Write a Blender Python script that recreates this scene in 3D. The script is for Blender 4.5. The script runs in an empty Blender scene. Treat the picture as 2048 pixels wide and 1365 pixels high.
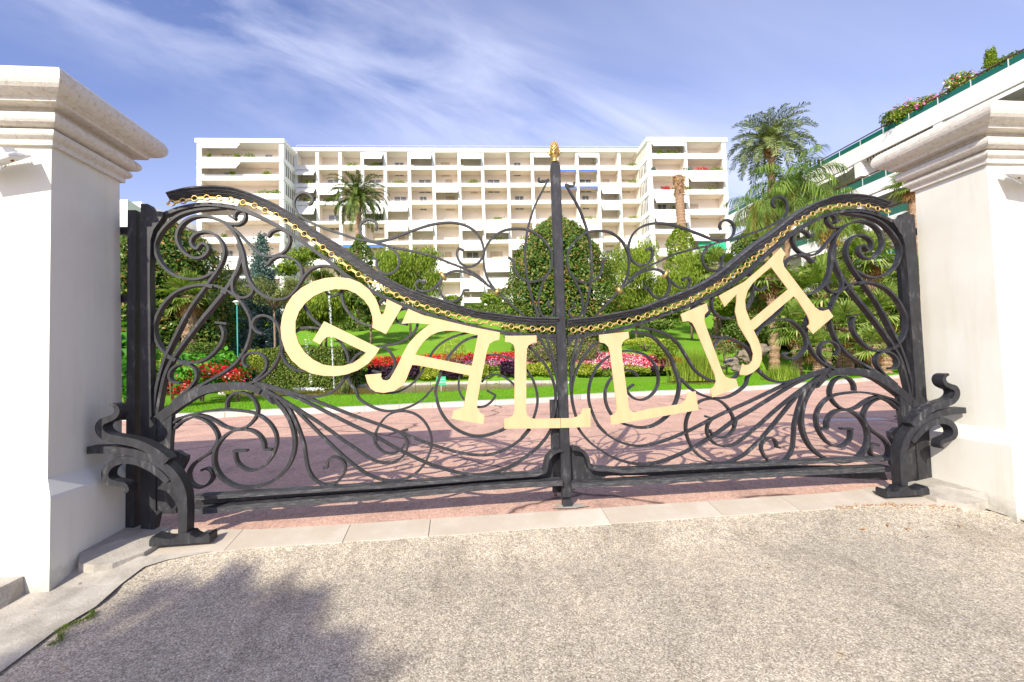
import bpy, math, random
import numpy as np
from mathutils import Vector, Matrix
random.seed(7); RNG = np.random.default_rng(11)
C = bpy.context.scene.collection
scn = bpy.context.scene

# ------------------------------------------------------------------ camera, world, sun, exposure
FPX, PITCH, ROLL, YAW = 910.0, 0.042, -0.029, 0.105337
EYE = 1.42                                   # eye height over the gate threshold
cp, sp, cr, sr = math.cos(PITCH), math.sin(PITCH), math.cos(ROLL), math.sin(ROLL)
Fw = np.array([0, cp, sp]); U0 = np.array([0, -sp, cp]); R0 = np.array([1., 0, 0])
Rt = cr*R0 + sr*U0; Up = -sr*R0 + cr*U0
cam_d = bpy.data.cameras.new("camera"); cam = bpy.data.objects.new("camera", cam_d); C.objects.link(cam)
cam_d.lens = FPX/2048*36; cam_d.sensor_width = 36; cam_d.clip_start = 0.05; cam_d.clip_end = 3000
M = Matrix(((Rt[0], Up[0], -Fw[0], 0), (Rt[1], Up[1], -Fw[1], 0), (Rt[2], Up[2], -Fw[2], EYE), (0, 0, 0, 1)))
cam.matrix_world = M
scn.camera = cam

SUN_AZ, SUN_EL = math.radians(20.8), math.radians(32.6)   # shadows fall 20.8 deg right of straight ahead
sd = bpy.data.lights.new("sun", 'SUN'); sun = bpy.data.objects.new("sun", sd); C.objects.link(sun)
sd.energy = 4.0; sd.angle = math.radians(0.53); sd.color = (1.0, 0.955, 0.81)
ldir = Vector((math.sin(SUN_AZ)*math.cos(SUN_EL), math.cos(SUN_AZ)*math.cos(SUN_EL), -math.sin(SUN_EL)))
sun.rotation_euler = ldir.to_track_quat('-Z', 'Y').to_euler(); sun.location = (-10, -20, 20)

w = bpy.data.worlds.new("World"); scn.world = w; w.use_nodes = True
nt = w.node_tree; nt.nodes.clear()
def N(t, typ, **kw):
    n = t.nodes.new(typ)
    for k, v in kw.items(): setattr(n, k, v)
    return n
out = N(nt, 'ShaderNodeOutputWorld'); bg = N(nt, 'ShaderNodeBackground')
sky = N(nt, 'ShaderNodeTexSky', sky_type='NISHITA', sun_disc=False)
sky.sun_elevation = SUN_EL; sky.sun_rotation = math.radians(180) + SUN_AZ; sky.altitude = 50; sky.air_density = 1.0; sky.dust_density = 1.2; sky.ozone_density = 2.5
bg.inputs['Strength'].default_value = 0.118
tc = N(nt, 'ShaderNodeTexCoord'); sx = N(nt, 'ShaderNodeSeparateXYZ'); nt.links.new(tc.outputs['Generated'], sx.inputs[0])
def mth(t, op, a, b=None, clamp=False):
    n = N(t, 'ShaderNodeMath', operation=op); n.use_clamp = clamp
    for i, q in enumerate((a, b)):
        if q is None: continue
        if isinstance(q, (int, float)): n.inputs[i].default_value = q
        else: t.links.new(q, n.inputs[i])
    return n.outputs[0]
ys = mth(nt, 'MAXIMUM', mth(nt, 'ABSOLUTE', sx.outputs['Y']), 0.05)
ca = mth(nt, 'DIVIDE', sx.outputs['X'], ys); cb = mth(nt, 'DIVIDE', sx.outputs['Z'], ys)
# cirrus streaks run down to the right
al = mth(nt, 'SUBTRACT', mth(nt, 'MULTIPLY', ca, 0.90), mth(nt, 'MULTIPLY', cb, 0.44))
ac = mth(nt, 'ADD', mth(nt, 'MULTIPLY', ca, 0.44), mth(nt, 'MULTIPLY', cb, 0.90))
def cloudnoise(sa, sc, seed, detail, rough, dist):
    cmb = N(nt, 'ShaderNodeCombineXYZ')
    nt.links.new(mth(nt, 'MULTIPLY', al, sa), cmb.inputs[0]); nt.links.new(mth(nt, 'MULTIPLY', ac, sc), cmb.inputs[1]); cmb.inputs[2].default_value = seed
    no = N(nt, 'ShaderNodeTexNoise'); no.inputs['Scale'].default_value = 1; no.inputs['Detail'].default_value = detail
    no.inputs['Roughness'].default_value = rough; no.inputs['Distortion'].default_value = dist
    nt.links.new(cmb.outputs[0], no.inputs['Vector']); return no.outputs['Fac']
n1 = cloudnoise(1.4, 5.0, 3.1, 8, 0.55, 0.5); n2 = cloudnoise(1.0, 2.2, 8.4, 4, 0.45, 0.2)
band = mth(nt, 'SUBTRACT', ac, 0.47)
bm = mth(nt, 'POWER', 2.718, mth(nt, 'MULTIPLY', mth(nt, 'MULTIPLY', band, band), -28.0))
streak = mth(nt, 'MULTIPLY', mth(nt, 'SUBTRACT', n1, 0.36), 2.4, True)
puff = mth(nt, 'MULTIPLY', mth(nt, 'SUBTRACT', n2, 0.42), 1.6, True)
dens = mth(nt, 'MULTIPLY', mth(nt, 'ADD', mth(nt, 'MULTIPLY', bm, 0.95), mth(nt, 'MULTIPLY', puff, 0.35)), streak)
low = mth(nt, 'SUBTRACT', 0.62, cb, True)          # thin veil near the horizon and to the right
veil = mth(nt, 'ADD', mth(nt, 'ADD', mth(nt, 'MULTIPLY', low, 0.85), mth(nt, 'MULTIPLY', mth(nt, 'ADD', ca, 0.45, True), 0.20)), 0.02)
dens = mth(nt, 'MINIMUM', mth(nt, 'ADD', dens, veil), 0.88)
mix = N(nt, 'ShaderNodeMix', data_type='RGBA'); nt.links.new(dens, mix.inputs[0])
tint = N(nt, 'ShaderNodeMix', data_type='RGBA', blend_type='MULTIPLY'); tint.inputs[0].default_value = 1.0
nt.links.new(sky.outputs[0], tint.inputs[6]); tint.inputs[7].default_value = (1.06, .95, 1.19, 1)
nt.links.new(tint.outputs[2], mix.inputs[6]); mix.inputs[7].default_value = (5.4, 5.6, 6.9, 1)
nt.links.new(mix.outputs[2], bg.inputs['Color']); nt.links.new(bg.outputs[0], out.inputs[0])

scn.view_settings.view_transform = 'Standard'; scn.view_settings.look = 'None'
scn.view_settings.exposure = 0.72; scn.view_settings.gamma = 1
scn.cycles.max_bounces = 7; scn.cycles.transparent_max_bounces = 12

# ------------------------------------------------------------------ frames
Dv = np.array([math.cos(YAW), math.sin(YAW), 0]); Nv = np.array([-math.sin(YAW), math.cos(YAW), 0])
D0 = 4.4
O = Dv*(0.214212*D0) + Nv*(Nv[1]*D0) + np.array([0, 0, EYE])
CU = float((np.array([0, 0, EYE])-O)@Dv); CV = float(-((np.array([0, 0, EYE])-O)@Nv))
O[2] = 0
def W(u, v, z): return O + Dv*u - Nv*v + np.array([0, 0, z])       # gate frame: u along gate, v towards the street
def ray(px, py):
    return (px-1024)/FPX*Rt - (py-682.5)/FPX*Up + Fw
def gp(px, py, v=0.0):                                              # point of the gate plane (offset v) -> (u, z)
    d = ray(px, py); t = (CV-v)/(d@Nv); return CU+t*(d@Dv), EYE+t*d[2]
def at(px, py, Y):
    d = ray(px, py); return np.array([0, 0, EYE]) + d*(Y/d[1])
def flat(px, py, z=0.0):
    d = ray(px, py); return np.array([0, 0, EYE]) + d*((z-EYE)/d[2])
def tri(x, xs, ys): return float(np.interp(x, xs, ys))

# ------------------------------------------------------------------ materials
def mat(name, col=(.5, .5, .5), rough=.6, metal=0., spec=.5):
    m = bpy.data.materials.new(name); m.use_nodes = True
    b = m.node_tree.nodes['Principled BSDF']
    b.inputs['Base Color'].default_value = (*col, 1); b.inputs['Roughness'].default_value = rough
    b.inputs['Metallic'].default_value = metal; b.inputs['Specular IOR Level'].default_value = spec
    return m, m.node_tree, b
def coords(t, kind='Object', scale=(1, 1, 1)):
    tcn = N(t, 'ShaderNodeTexCoord'); mp = N(t, 'ShaderNodeMapping'); mp.inputs['Scale'].default_value = scale
    t.links.new(tcn.outputs[kind], mp.inputs[0]); return mp.outputs[0]
def noise(t, vec, scale, detail=4, rough=.55, dist=0):
    n = N(t, 'ShaderNodeTexNoise'); n.inputs['Scale'].default_value = scale; n.inputs['Detail'].default_value = detail
    n.inputs['Roughness'].default_value = rough; n.inputs['Distortion'].default_value = dist
    if vec is not None: t.links.new(vec, n.inputs['Vector'])
    return n.outputs['Fac']
def ramp(t, fac, stops, interp='LINEAR'):
    r = N(t, 'ShaderNodeValToRGB'); r.color_ramp.interpolation = interp
    els = r.color_ramp.elements
    while len(els) < len(stops): els.new(0.5)
    for e, (p, c) in zip(els, stops):
        e.position = p; e.color = (*c, 1) if len(c) == 3 else c
    t.links.new(fac, r.inputs[0]); return r.outputs[0]
def mixc(t, fac, a, b, bt='MIX'):
    n = N(t, 'ShaderNodeMix', data_type='RGBA', blend_type=bt)
    if isinstance(fac, (int, float)): n.inputs[0].default_value = fac
    else: t.links.new(fac, n.inputs[0])
    for i, q in ((6, a), (7, b)):
        if isinstance(q, tuple): n.inputs[i].default_value = (*q, 1)
        else: t.links.new(q, n.inputs[i])
    return n.outputs[2]
def bump(t, b, h, strength=.3, dist=.01):
    n = N(t, 'ShaderNodeBump'); n.inputs['Strength'].default_value = strength; n.inputs['Distance'].default_value = dist
    t.links.new(h, n.inputs['Height']); t.links.new(n.outputs[0], b.inputs['Normal'])

def mk_noisy(name, c1, c2, scale, rough=.7, bs=.2, bd=.004, bscale=None, metal=0., stretch=(1, 1, 1), lo=.35, hi=.65, spec=.4):
    m, t, b = mat(name, c1, rough, metal, spec); v = coords(t, 'Object', stretch)
    t.links.new(ramp(t, noise(t, v, scale, 6, .6), [(lo, c1), (hi, c2)]), b.inputs['Base Color'])
    if bs: bump(t, b, noise(t, coords(t), bscale or scale*3, 4), bs, bd)
    return m
# iron with dusty grey streaks
iron, t, b = mat('black_iron', (.03, .03, .034), .5, .0, .45)
v = coords(t, 'Object', (1, 1, .35)); s1 = noise(t, v, 22, 8, .7, .4); s2 = noise(t, coords(t), 3.0, 3)
mm = mth(t, 'MULTIPLY', s1, mth(t, 'ADD', s2, .55))
t.links.new(ramp(t, mm, [(.40, (.014, .014, .017)), (.60, (.026, .026, .030)), (.72, (.075, .074, .078)), (.84, (.19, .185, .18))]), b.inputs['Base Color'])
t.links.new(ramp(t, s1, [(.3, (.42,)*3), (.7, (.66,)*3)]), b.inputs['Roughness']); bump(t, b, noise(t, coords(t), 60, 4), .25, .002)
dusty, t, b = mat('dusty_black_iron', (.05, .05, .055), .62, .0, .4)
v = coords(t, 'Object', (.35, 1, 3)); s1 = noise(t, v, 30, 8, .75, .3)
t.links.new(ramp(t, s1, [(.35, (.018, .018, .021)), (.50, (.042, .042, .047)), (.60, (.085, .083, .086)), (.72, (.24, .23, .22))]), b.inputs['Base Color']); bump(t, b, noise(t, coords(t), 60, 4), .3, .002)
gold_paint, t, b = mat('gold_leaf_plate', (.78, .60, .27), .62, .25, .4)
v = coords(t, 'Object', (1, 1, .25)); t.links.new(ramp(t, noise(t, v, 14, 6, .65), [(.3, (.575, .385, .20)), (.7, (.64, .445, .25))]), b.inputs['Base Color']); bump(t, b, noise(t, coords(t), 9, 3), .12, .004)
gold_metal, t, b = mat('gilded_metal', (.80, .56, .20), .38, .7, .5)
t.links.new(ramp(t, noise(t, coords(t), 30, 4), [(.3, (.42, .27, .08)), (.7, (.66, .47, .18))]), b.inputs['Base Color']); bump(t, b, noise(t, coords(t), 70, 3), .2, .002)
# rendered pillar plaster
plaster, t, b = mat('pillar_plaster', (.74, .72, .67), .85, 0, .2)
v = coords(t); big = noise(t, v, 1.3, 4); fine = noise(t, v, 140, 3, .6)
col = ramp(t, big, [(.3, (.69, .66, .575)), (.55, (.735, .715, .64)), (.7, (.755, .74, .67))])
geo = N(t, 'ShaderNodeNewGeometry'); sz = N(t, 'ShaderNodeSeparateXYZ'); t.links.new(geo.outputs['Position'], sz.inputs[0])
foot = mth(t, 'SUBTRACT', mth(t, 'MULTIPLY', noise(t, coords(t, 'Object', (1, 1, 1)), 9, 6, .7), .34), mth(t, 'ADD', sz.outputs['Z'], .12), True)
foot = mth(t, 'MULTIPLY', foot, 4.0, True)
streak = ramp(t, noise(t, coords(t, 'Object', (1, 1, .12)), 7, 7, .65), [(.34, (.95, .94, .915)), (.5, (1, 1, 1))]); col = mixc(t, 1.0, col, streak, 'MULTIPLY')
col = mixc(t, foot, col, (.30, .28, .23)); t.links.new(col, b.inputs['Base Color']); bump(t, b, fine, .35, .004)
stucco, t, b = mat('cornice_stucco', (.68, .63, .55), .9, 0, .15)
v = coords(t); n_a = noise(t, v, 26, 8, .7); n_b = noise(t, v, 150, 3, .7)
sn = N(t, 'ShaderNodeSeparateXYZ'); geo = N(t, 'ShaderNodeNewGeometry'); t.links.new(geo.outputs['Normal'], sn.inputs[0])
dirt = mth(t, 'MULTIPLY', n_a, 1.0)
t.links.new(ramp(t, dirt, [(.30, (.46, .40, .31)), (.44, (.66, .61, .53)), (.7, (.74, .71, .65))]), b.inputs['Base Color'])
bump(t, b, mth(t, 'ADD', n_b, mth(t, 'MULTIPLY', noise(t, v, 55, 4), .8)), .55, .008)
white_paint = mk_noisy('white_enamel', (.78, .78, .77), (.70, .69, .66), 30, .45, .1)
rust = mk_noisy('rust', (.32, .12, .04), (.20, .08, .03), 40, .8, .3)
# pavement of coarse grey chippings
def asphalt(name, stops, cell, tintc=None, amt=0.0, bs=.8):
    m, t, b = mat(name, (.2, .19, .18), .85, 0, .25); v = coords(t)
    vo = N(t, 'ShaderNodeTexVoronoi'); vo.inputs['Scale'].default_value = cell; vo.inputs['Randomness'].default_value = 1
    vd = N(t, 'ShaderNodeMapping'); t.links.new(v, vd.inputs[0]); t.links.new(vd.outputs[0], vo.inputs['Vector'])
    sep = N(t, 'ShaderNodeSeparateColor'); t.links.new(vo.outputs['Color'], sep.inputs[0])
    col = ramp(t, sep.outputs[0], stops)
    edge = ramp(t, vo.outputs['Distance'], [(.38, (1, 1, 1)), (.80, (.50, .47, .45))])
    col = mixc(t, .6, col, edge, 'MULTIPLY')
    patch = mixc(t, 1.0, ramp(t, noise(t, v, .9, 5, .6), [(.3, (.84, .84, .84)), (.7, (1.12, 1.10, 1.06))]), ramp(t, noise(t, coords(t, 'Object', (1, .35, 1)), 2.4, 7, .7, .6), [(.32, (.76, .75, .74)), (.5, (1.0, 1.0, 1.0))]), 'MULTIPLY')
    col = mixc(t, 1.0, col, patch, 'MULTIPLY')
    col = mixc(t, 1.0, col, ramp(t, noise(t, v, 14, 4, .6), [(.35, (.86, .86, .88)), (.65, (1.08, 1.07, 1.05))]), 'MULTIPLY')
    t.links.new(col, b.inputs['Base Color'])
    h = mth(t, 'SUBTRACT', 1.0, vo.outputs['Distance']); bump(t, b, mth(t, 'ADD', h, mth(t, 'MULTIPLY', sep.outputs[1], .6)), bs, .006)
    return m, t, b, v, col
asphalt_m = asphalt('coarse_grey_asphalt', [(0, (.27, .235, .18)), (.3, (.42, .365, .285)), (.6, (.52, .46, .365)), (.85, (.60, .535, .43)), (1, (.76, .69, .57))], 120, bs=.30)[0]
red_m, t, b, v, col = asphalt('pink_red_tarmac', [(0, (.58, .345, .265)), (.5, (.70, .445, .345)), (1, (.79, .54, .43))], 80, bs=.25)
# hairline cracks
cv = N(t, 'ShaderNodeTexVoronoi'); cv.feature = 'DISTANCE_TO_EDGE'; cv.inputs['Scale'].default_value = .22
dn = N(t, 'ShaderNodeTexNoise'); dn.inputs['Scale'].default_value = 1.4; dn.inputs['Detail'].default_value = 8; t.links.new(v, dn.inputs['Vector'])
mv = N(t, 'ShaderNodeMix', data_type='RGBA'); mv.inputs[0].default_value = .35; t.links.new(v, mv.inputs[6]); t.links.new(dn.outputs['Color'], mv.inputs[7]); t.links.new(mv.outputs[2], cv.inputs['Vector'])
col = mixc(t, ramp(t, cv.outputs['Distance'], [(.0, (1, 1, 1)), (.006, (0, 0, 0))]), col, (.10, .055, .05)); t.links.new(col, b.inputs['Base Color'])
stone_m, t, b = mat('pale_limestone', (.55, .48, .39), .8, 0, .25); v = coords(t)
t.links.new(mixc(t, ramp(t, noise(t, v, 60, 4, .6), [(.62, (0, 0, 0)), (.75, (1, 1, 1))]), ramp(t, noise(t, v, 2.2, 6, .6), [(.3, (.44, .37, .29)), (.7, (.57, .51, .43))]), (.42, .33, .24)), b.inputs['Base Color']); bump(t, b, noise(t, v, 45, 5), .3, .005)
concrete_m = mk_noisy('weathered_concrete', (.46, .42, .36), (.30, .27, .23), 5, .9, .5, .01, 60)
kerb_m = mk_noisy('pale_kerb_stone', (.58, .54, .48), (.46, .42, .36), 3, .85, .3, .006, 40)
rock_m = mk_noisy('grey_tan_rock', (.28, .22, .17), (.14, .12, .09), 2.5, .9, .7, .05, 8)
grass_m, t, b = mat('lawn_grass', (.06, .15, .02), .9, 0, .05); v = coords(t)
t.links.new(mixc(t, ramp(t, noise(t, v, 28, 6, .75), [(.35, (0, 0, 0)), (.65, (1, 1, 1))]), ramp(t, noise(t, v, .35, 4), [(.3, (.085, .23, .010)), (.55, (.12, .29, .015)), (.7, (.17, .31, .03))]), (.20, .37, .035)), b.inputs['Base Color']); bump(t, b, noise(t, v, 40, 4), .6, .03)
soil_m = mk_noisy('dark_soil', (.10, .065, .04), (.16, .11, .07), 4, .95, .5, .02)
bwhite = mk_noisy('building_white', (.83, .82, .80), (.78, .765, .735), .6, .8, .05, .004, 20)
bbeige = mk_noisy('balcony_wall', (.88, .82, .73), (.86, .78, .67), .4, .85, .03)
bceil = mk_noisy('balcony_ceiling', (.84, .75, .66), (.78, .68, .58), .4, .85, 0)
awn_m, _t, _b = mat('awning_canvas', (.80, .77, .72), .8, 0, .2)
blue_awn, _t, _b = mat('blue_awning', (.05, .16, .55), .7)
glass_m, _t, _b = mat('dark_window_glass', (.13, .135, .135), .12, 0, .8)
shutter_m = mk_noisy('shutter', (.62, .52, .38), (.5, .42, .3), 2, .7, 0)
winframe_m, _t, _b = mat('window_frame_paint', (.75, .74, .71), .5)
rail_m, _t, _b = mat('pale_rail_metal', (.70, .70, .70), .5, .2)
green_glass, _t, _b = mat('green_balcony_panel', (.008, .12, .085), .25, 0, .6)
brown_rail, _t, _b = mat('brown_handrail', (.10, .045, .03), .5)
teal_m, _t, _b = mat('teal_pole_paint', (.02, .30, .24), .5)
sign_green, _t, _b = mat('green_sign_plate', (.03, .42, .22), .5)
sign_white, _t, _b = mat('sign_lettering', (.85, .85, .82), .6)
water_m, t, b = mat('pond_water', (.15, .115, .025), .12, 0, .12); bump(t, b, noise(t, coords(t, 'Object', (1, 2.5, 1)), 5, 3), .3, .05)
b.inputs['IOR'].default_value = 1.12
spray_m, t, b = mat('water_spray', (.92, .94, .96), .4); b.inputs['Alpha'].default_value = .75
bark_m = mk_noisy('bark', (.16, .11, .07), (.28, .20, .14), 6, .95, .8, .03, 14)
palmbark_m, t, b = mat('palm_trunk_bark', (.3, .19, .11), .95); v = coords(t, 'Object', (3, 3, 7))
t.links.new(ramp(t, noise(t, v, 2.2, 5, .7), [(.35, (.17, .10, .06)), (.55, (.38, .24, .15)), (.7, (.52, .37, .26))]), b.inputs['Base Color']); bump(t, b, noise(t, v, 2.2, 5, .7), 1, .08)

def leafmat(name, stops, transl=.3, rough=.55, spec=.2):
    m = bpy.data.materials.new(name); m.use_nodes = True; t = m.node_tree; b = t.nodes['Principled BSDF']; o = t.nodes['Material Output']
    g = N(t, 'ShaderNodeNewGeometry')
    col = ramp(t, g.outputs['Random Per Island'], stops, 'CONSTANT' if len(stops) > 6 else 'LINEAR')
    t.links.new(col, b.inputs['Base Color']); b.inputs['Roughness'].default_value = rough; b.inputs['Specular IOR Level'].default_value = spec
    tr = N(t, 'ShaderNodeBsdfTranslucent'); br = mixc(t, 1.0, col, (1.3, 1.4, .5), 'MULTIPLY'); t.links.new(br, tr.inputs[0])
    ms = N(t, 'ShaderNodeMixShader'); ms.inputs[0].default_value = transl
    t.links.new(b.outputs[0], ms.inputs[1]); t.links.new(tr.outputs[0], ms.inputs[2]); t.links.new(ms.outputs[0], o.inputs[0]); return m
L_magn = leafmat('magnolia_leaves', [(0, (.03, .07, .008)), (.4, (.075, .15, .02)), (.76, (.16, .235, .04)), (.89, (.25, .22, .04)), (.96, (.32, .17, .045)), (1, (.42, .22, .07))], .22, .35)
L_dark = leafmat('dark_leaves', [(0, (.035, .075, .012)), (.6, (.11, .18, .025)), (1, (.23, .29, .06))], .28)
L_light = leafmat('light_green_leaves', [(0, (.07, .13, .01)), (.5, (.19, .28, .022)), (1, (.36, .43, .06))], .3)
L_yel = leafmat('yellow_green_leaves', [(0, (0.162, 0.216, 0.020)), (.5, (0.338, 0.392, 0.041)), (1, (0.567, 0.594, 0.095))], .3)
L_olive = leafmat('olive_leaves', [(0, (0.081, 0.121, 0.041)), (.5, (0.189, 0.230, 0.068)), (1, (0.351, 0.338, 0.108))], .3)
L_spruce = leafmat('blue_spruce_needles', [(0, (.05, .095, .08)), (.5, (.12, .20, .18)), (1, (.24, .34, .32))], .15)
L_palm = leafmat('date_palm_leaflets', [(0, (.03, .065, .008)), (.5, (.08, .135, .02)), (.85, (.16, .22, .05)), (1, (.34, .30, .09))], .18)
L_gpalm = leafmat('grey_palm_leaflets', [(0, (.07, .11, .035)), (.5, (.17, .22, .075)), (1, (.36, .37, .16))], .2)
L_queen = leafmat('queen_palm_leaflets', [(0, (.05, .11, .015)), (.6, (.14, .23, .035)), (1, (.28, .36, .07))], .25)
L_fan = leafmat('fan_palm_blades', [(0, (.08, .15, .02)), (.5, (.20, .30, .05)), (.85, (.34, .42, .11)), (1, (.55, .52, .22))], .25, .45)
L_dead = leafmat('dry_palm_leaves', [(0, (.28, .13, .05)), (.5, (.45, .24, .10)), (1, (.55, .36, .18))], .2)
L_gold = leafmat('golden_fruit_strands', [(0, (.35, .22, .05)), (1, (.6, .42, .12))], .2)
L_hedge = leafmat('hedge_leaves', [(0, (.05, .10, .012)), (.6, (.14, .20, .03)), (1, (.30, .34, .08))], .22)
L_big = leafmat('broad_leaves', [(0, (0.041, 0.162, 0.014)), (.5, (0.095, 0.324, 0.027)), (1, (0.189, 0.486, 0.054))], .35)
L_purple = leafmat('dark_purple_leaves', [(0, (.015, .008, .016)), (1, (.07, .03, .055))], .1)
F_red = leafmat('red_flowers', [(0, (.50, .015, .02)), (.7, (.70, .03, .03)), (1, (.75, .10, .08))], .2)
F_pink = leafmat('pink_flowers', [(0, (.70, .10, .35)), (.6, (.80, .18, .48)), (1, (.85, .45, .65))], .2)
F_mix = leafmat('mixed_flowers', [(0, (.65, .02, .06)), (.35, (.72, .06, .18)), (.6, (.80, .30, .45)), (.75, (.86, .75, .78)), (1, (.88, .82, .84))], .2)
L_grass = leafmat('grass_blades', [(0, (.08, .25, .006)), (.6, (.14, .34, .012)), (1, (.24, .42, .03))], .25, .8, .05)
L_dry = leafmat('fallen_leaves', [(0, (.30, .11, .03)), (1, (.55, .30, .10))], .1)
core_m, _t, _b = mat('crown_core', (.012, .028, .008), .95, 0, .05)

# ------------------------------------------------------------------ mesh helpers (world coordinates in, parent frame out)
def tag(o, label=None, cat=None, group=None, kind=None):
    if label: o['label'] = label
    if cat: o['category'] = cat
    if group: o['group'] = group
    if kind: o['kind'] = kind
    return o
FR = {}
def thing(name, label, cat, loc, rotz=0.0, group=None):
    o = bpy.data.objects.new(name, None); C.objects.link(o); o.empty_display_size = .2
    o.location = Vector([float(q) for q in loc]); o.rotation_euler = (0, 0, rotz); tag(o, label, cat, group)
    FR[o.name] = (np.array([float(q) for q in loc]), rotz); return o
def tolocal(V, org, rz):
    V = np.asarray(V, float)-org; c, s = math.cos(rz), math.sin(rz)
    return np.stack([V[:, 0]*c+V[:, 1]*s, -V[:, 0]*s+V[:, 1]*c, V[:, 2]], 1)
def mesh(name, V, F, m, parent=None, smooth=False, org=None):
    V = np.asarray(V, float).reshape(-1, 3)
    if parent is not None: og, rz = FR[parent.name]
    else: og, rz = (np.array(org, float) if org is not None else np.zeros(3)), 0.
    L = tolocal(V, og, rz)
    me = bpy.data.meshes.new(name)
    if isinstance(F, np.ndarray):
        n, k = F.shape
        me.vertices.add(len(L)); me.vertices.foreach_set('co', L.astype(np.float32).ravel())
        me.loops.add(n*k); me.loops.foreach_set('vertex_index', F.astype(np.int32).ravel())
        me.polygons.add(n); me.polygons.foreach_set('loop_start', np.arange(0, n*k, k, dtype=np.int32)); me.update(calc_edges=True)
    else: me.from_pydata([tuple(q) for q in L], [], [tuple(f) for f in F])
    if smooth: me.polygons.foreach_set('use_smooth', [True]*len(me.polygons))
    if isinstance(m, (list, tuple)):
        for q in m: me.materials.append(q)
    else: me.materials.append(m)
    o = bpy.data.objects.new(name, me); C.objects.link(o)
    if parent is not None: o.parent = parent; FR[o.name] = (og, rz)
    else: o.location = Vector([float(q) for q in og]); FR[o.name] = (og, 0.)
    return o
class MB:
    def __init__(s): s.v = []; s.f = []
    def add(s, V, F):
        k = len(s.v); s.v += [tuple(map(float, q)) for q in V]; s.f += [tuple(i+k for i in f) for f in F]; return s
    def hexa(s, P):           # P: 8 points, bottom 4 then top 4
        return s.add(P, [(0, 3, 2, 1), (4, 5, 6, 7), (0, 1, 5, 4), (1, 2, 6, 5), (2, 3, 7, 6), (3, 0, 4, 7)])
    def box(s, fr, a, b):     # fr(x,y,z)->world ; a,b corners
        x0, y0, z0 = a; x1, y1, z1 = b
        return s.hexa([fr(x0, y0, z0), fr(x1, y0, z0), fr(x1, y1, z0), fr(x0, y1, z0), fr(x0, y0, z1), fr(x1, y0, z1), fr(x1, y1, z1), fr(x0, y1, z1)])
    def tube(s, pts, rad, seg=10, cap=True):
        pts = np.asarray(pts, float); n = len(pts); rad = np.broadcast_to(np.asarray(rad, float), (n,))
        T = np.gradient(pts, axis=0); V = []; ref = np.array([0.31, 0.2, .93]) if abs(T[0][2]) < .9*np.linalg.norm(T[0]) else np.array([1., .1, 0])
        for i in range(n):
            tt = T[i]/(np.linalg.norm(T[i])+1e-9); a = np.cross(tt, ref); a /= np.linalg.norm(a)+1e-9; b_ = np.cross(tt, a)
            for k in range(seg):
                an = 2*math.pi*k/seg; V.append(pts[i]+rad[i]*(math.cos(an)*a+math.sin(an)*b_))
        Fc = [(i*seg+k, i*seg+(k+1) % seg, (i+1)*seg+(k+1) % seg, (i+1)*seg+k) for i in range(n-1) for k in range(seg)]
        if cap: Fc += [tuple(range(seg))[::-1], tuple((n-1)*seg+k for k in range(seg))]
        return s.add(V, Fc)
    def build(s, name, m, parent=None, smooth=False, org=None):
        if parent is None and org is None and s.v:
            a = np.array(s.v); org = (a[:, 0].mean(), a[:, 1].mean(), a[:, 2].min())
        return mesh(name, s.v, s.f, m, parent, smooth, org)
def lathe(mb, c, prof, seg=20):
    V = []; 
    for r, z in prof:
        for k in range(seg):
            a = 2*math.pi*k/seg; V.append((c[0]+r*math.cos(a), c[1]+r*math.sin(a), c[2]+z))
    n = len(prof); Fc = [(i*seg+k, i*seg+(k+1) % seg, (i+1)*seg+(k+1) % seg, (i+1)*seg+k) for i in range(n-1) for k in range(seg)]
    Fc += [tuple(range(seg))[::-1], tuple((n-1)*seg+k for k in range(seg))]
    mb.add(V, Fc)
def catmull(P, sub=7):
    P = np.asarray(P, float)
    if len(P) < 3: return P
    Q = np.vstack([2*P[0]-P[1], P, 2*P[-1]-P[-2]]); outp = []
    for i in range(1, len(Q)-2):
        p0, p1, p2, p3 = Q[i-1], Q[i], Q[i+1], Q[i+2]
        t0 = 0; t1 = t0+max(1e-6, np.linalg.norm(p1-p0)**.5); t2 = t1+max(1e-6, np.linalg.norm(p2-p1)**.5); t3 = t2+max(1e-6, np.linalg.norm(p3-p2)**.5)
        for k in range(sub):
            tt = t1+(t2-t1)*k/sub
            A1 = (t1-tt)/(t1-t0)*p0+(tt-t0)/(t1-t0)*p1; A2 = (t2-tt)/(t2-t1)*p1+(tt-t1)/(t2-t1)*p2; A3 = (t3-tt)/(t3-t2)*p2+(tt-t2)/(t3-t2)*p3
            B1 = (t2-tt)/(t2-t0)*A1+(tt-t0)/(t2-t0)*A2; B2 = (t3-tt)/(t3-t1)*A2+(tt-t1)/(t3-t1)*A3
            outp.append((t2-tt)/(t2-t1)*B1+(tt-t1)/(t2-t1)*B2)
    outp.append(P[-1]); return np.array(outp)

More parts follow.
